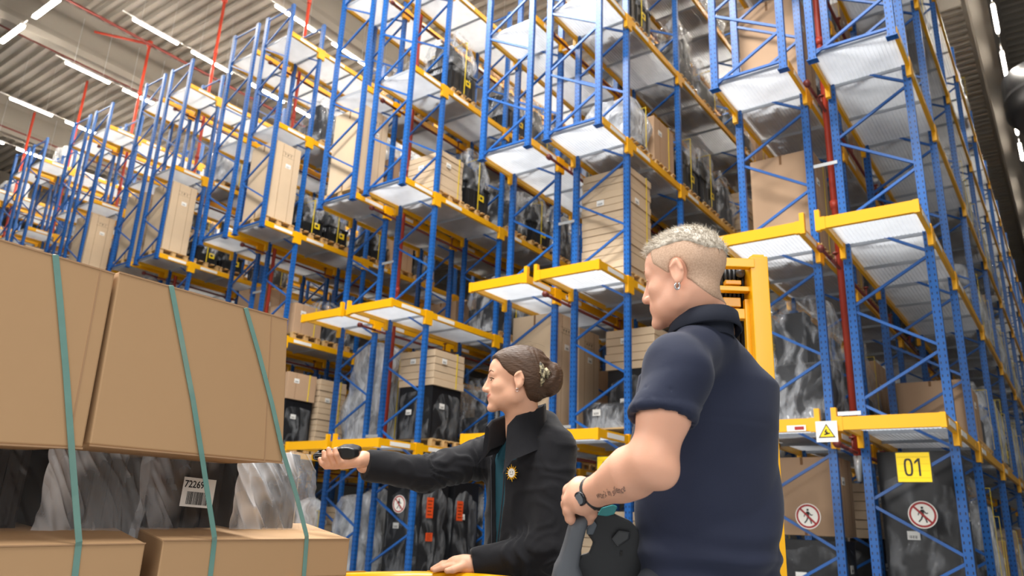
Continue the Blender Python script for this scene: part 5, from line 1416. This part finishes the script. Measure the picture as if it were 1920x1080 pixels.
def bpro(t, w_, h_):
    r_ = w_/2; n_ = 36
    def disc(a, z0, z1, m_, nm, ri=0):
        mb = MB()
        if ri: P = [[(ri*math.cos(q_), ri*math.sin(q_), z1), (a*math.cos(q_), a*math.sin(q_), z1), (a*math.cos(q_), a*math.sin(q_), z0)] for q_ in [2*PI*i/n_ for i in range(n_+1)]]; mb.grid(P)
        else: mb.prism([(a*math.cos(2*PI*i/n_), a*math.sin(2*PI*i/n_)) for i in range(n_)], z0, z1)
        link(nm, mb.mesh(nm, m_), t)
    disc(r_, -.004, 0, M_SW, 'sign_disc'); disc(r_*.93, .0, .001, M_SR, 'red_ring', r_*.78)
    k_ = r_*1.25; mb = MB()
    def L2(x0, y0, x1, y1, w2): mb.bar((x0*k_, y0*k_, .0012), (x1*k_, y1*k_, .0012), w2*k_, .001, up=(0, 0, 1))
    mb.prism([(.0+.075*k_*math.cos(2*PI*i/14), .40*k_+.075*k_*math.sin(2*PI*i/14)) for i in range(14)], .001, .002)
    L2(0, .30, 0, -.04, .17); L2(0, -.02, .14, -.22, .09); L2(.14, -.22, .20, -.46, .08); L2(0, -.02, -.08, -.24, .09); L2(-.08, -.24, -.24, -.42, .08)
    L2(.04, .26, .20, .06, .07); L2(.2, .06, .30, .1, .06); L2(-.03, .26, -.2, .12, .07); L2(-.2, .12, -.24, -.04, .06)
    link('walking_figure', mb.mesh('fig', M_SK), t)
    mb = MB().bar((-.57*r_*1.02, .57*r_*1.02, .0025), (.57*r_*1.02, -.57*r_*1.02, .0025), r_*.15, .001, up=(0, 0, 1)); link('red_bar', mb.mesh('bar', M_SR), t)
sign('prohibition_sign', 'round no pedestrians sign below the yellow 01 sign', 10.36, 1730, 965, .31, .31, bpro, group='no pedestrians signs')
sign('prohibition_sign', 'round no pedestrians sign half hidden by cartons right of the man', 10.36, 1515, 968, .31, .31, bpro, group='no pedestrians signs')
sign('prohibition_sign', 'round no pedestrians sign between blue posts below the woman\'s arm', 10.40, 748, 945, .31, .31, bpro, group='no pedestrians signs')
def btri(t, w_, h_):
    link('sign_plate', plate(w_, h_).mesh('p', M_SW), t)
    a = w_*.40; tri = [(-a, -a*.75), (a, -a*.75), (0, a*.95)]; link('black_triangle', MB().prism(tri, 0, .001).mesh('t', M_SK), t)
    tri2 = [(x*.80, y*.80-.002) for x, y in tri]; link('yellow_triangle', MB().prism(tri2, .001, .002).mesh('t', M_SY), t)
    mb = MB().bar((-.03, -.035, .0025), (.035, -.02, .0025), .016, .001).bar((-.02, -.01, .0025), (.0, .025, .0025), .014, .001).bar((.0, -.03, .0025), (.0, .0, .0025), .022, .001)
    link('warning_symbol', mb.mesh('s', M_SK), t)
sign('warning_sign', 'square white sign with yellow warning triangle on the lowest front beam', 9.44, 1550, 809, .24, .24, btri)
o = thing('instruction_sign', 'small white notice with red lettering on the lowest beam right of the man', 'sign', (0, 0, 0)); p = at_y(1493, 803, 9.44)
o.location = p; o.rotation_euler = (PI/2, 0, 0)
link('sign_plate', plate(.22, .07).mesh('p', M_SW), o); link('red_marks', MB().box(-.02, .09, -.02, .02, 0, .001).mesh('r', M_SR), o)
# orange labels stuck on the black goods left of the woman
for key, px, py, sc in (((2, 'R', 0, 0, 0), 806, 952, 1), ((2, 'R', 0, 1, 0), 862, 958, 1), ((2, 'R', 0, 0, 0), 804, 1007, .4)):
    t = LOADS[key]; p = at_x(px, py, t.location.x+.49)
    o = link('orange_label', OL, t, Vector((.49, max(-.36, min(.36, p.y-t.location.y)), p.z-t.location.z))); o.scale = (1, 1, sc)
# black round ventilation drum under the roof at the right
p = at_y(1925, 190, 26.5); t = thing('ventilation_drum', 'large black round ventilation drum under the roof at the far right', 'ventilator', (p.x+.9, 26.5, p.z))
mb = MB(); R_ = 1.5
mb.tube([(0, 0, .9), (0, 0, .7), (0, 0, -.5), (0, 0, -.9)], [R_*.7, R_, R_, R_*.8], 32); link('drum_body', mb.mesh('drum', M_BLACKP, True), t)
link('hanger_rod', MB().tube([(0, 0, .9), (0, 0, 17.4-p.z)], .05, 6).mesh('rod', M_GALV), t)
link('drum_band', MB().tube([(0, 0, -.05), (0, 0, .05)], R_*1.01, 32).mesh('band', mat('band_grey', '#3a3b3e', .4)), t)
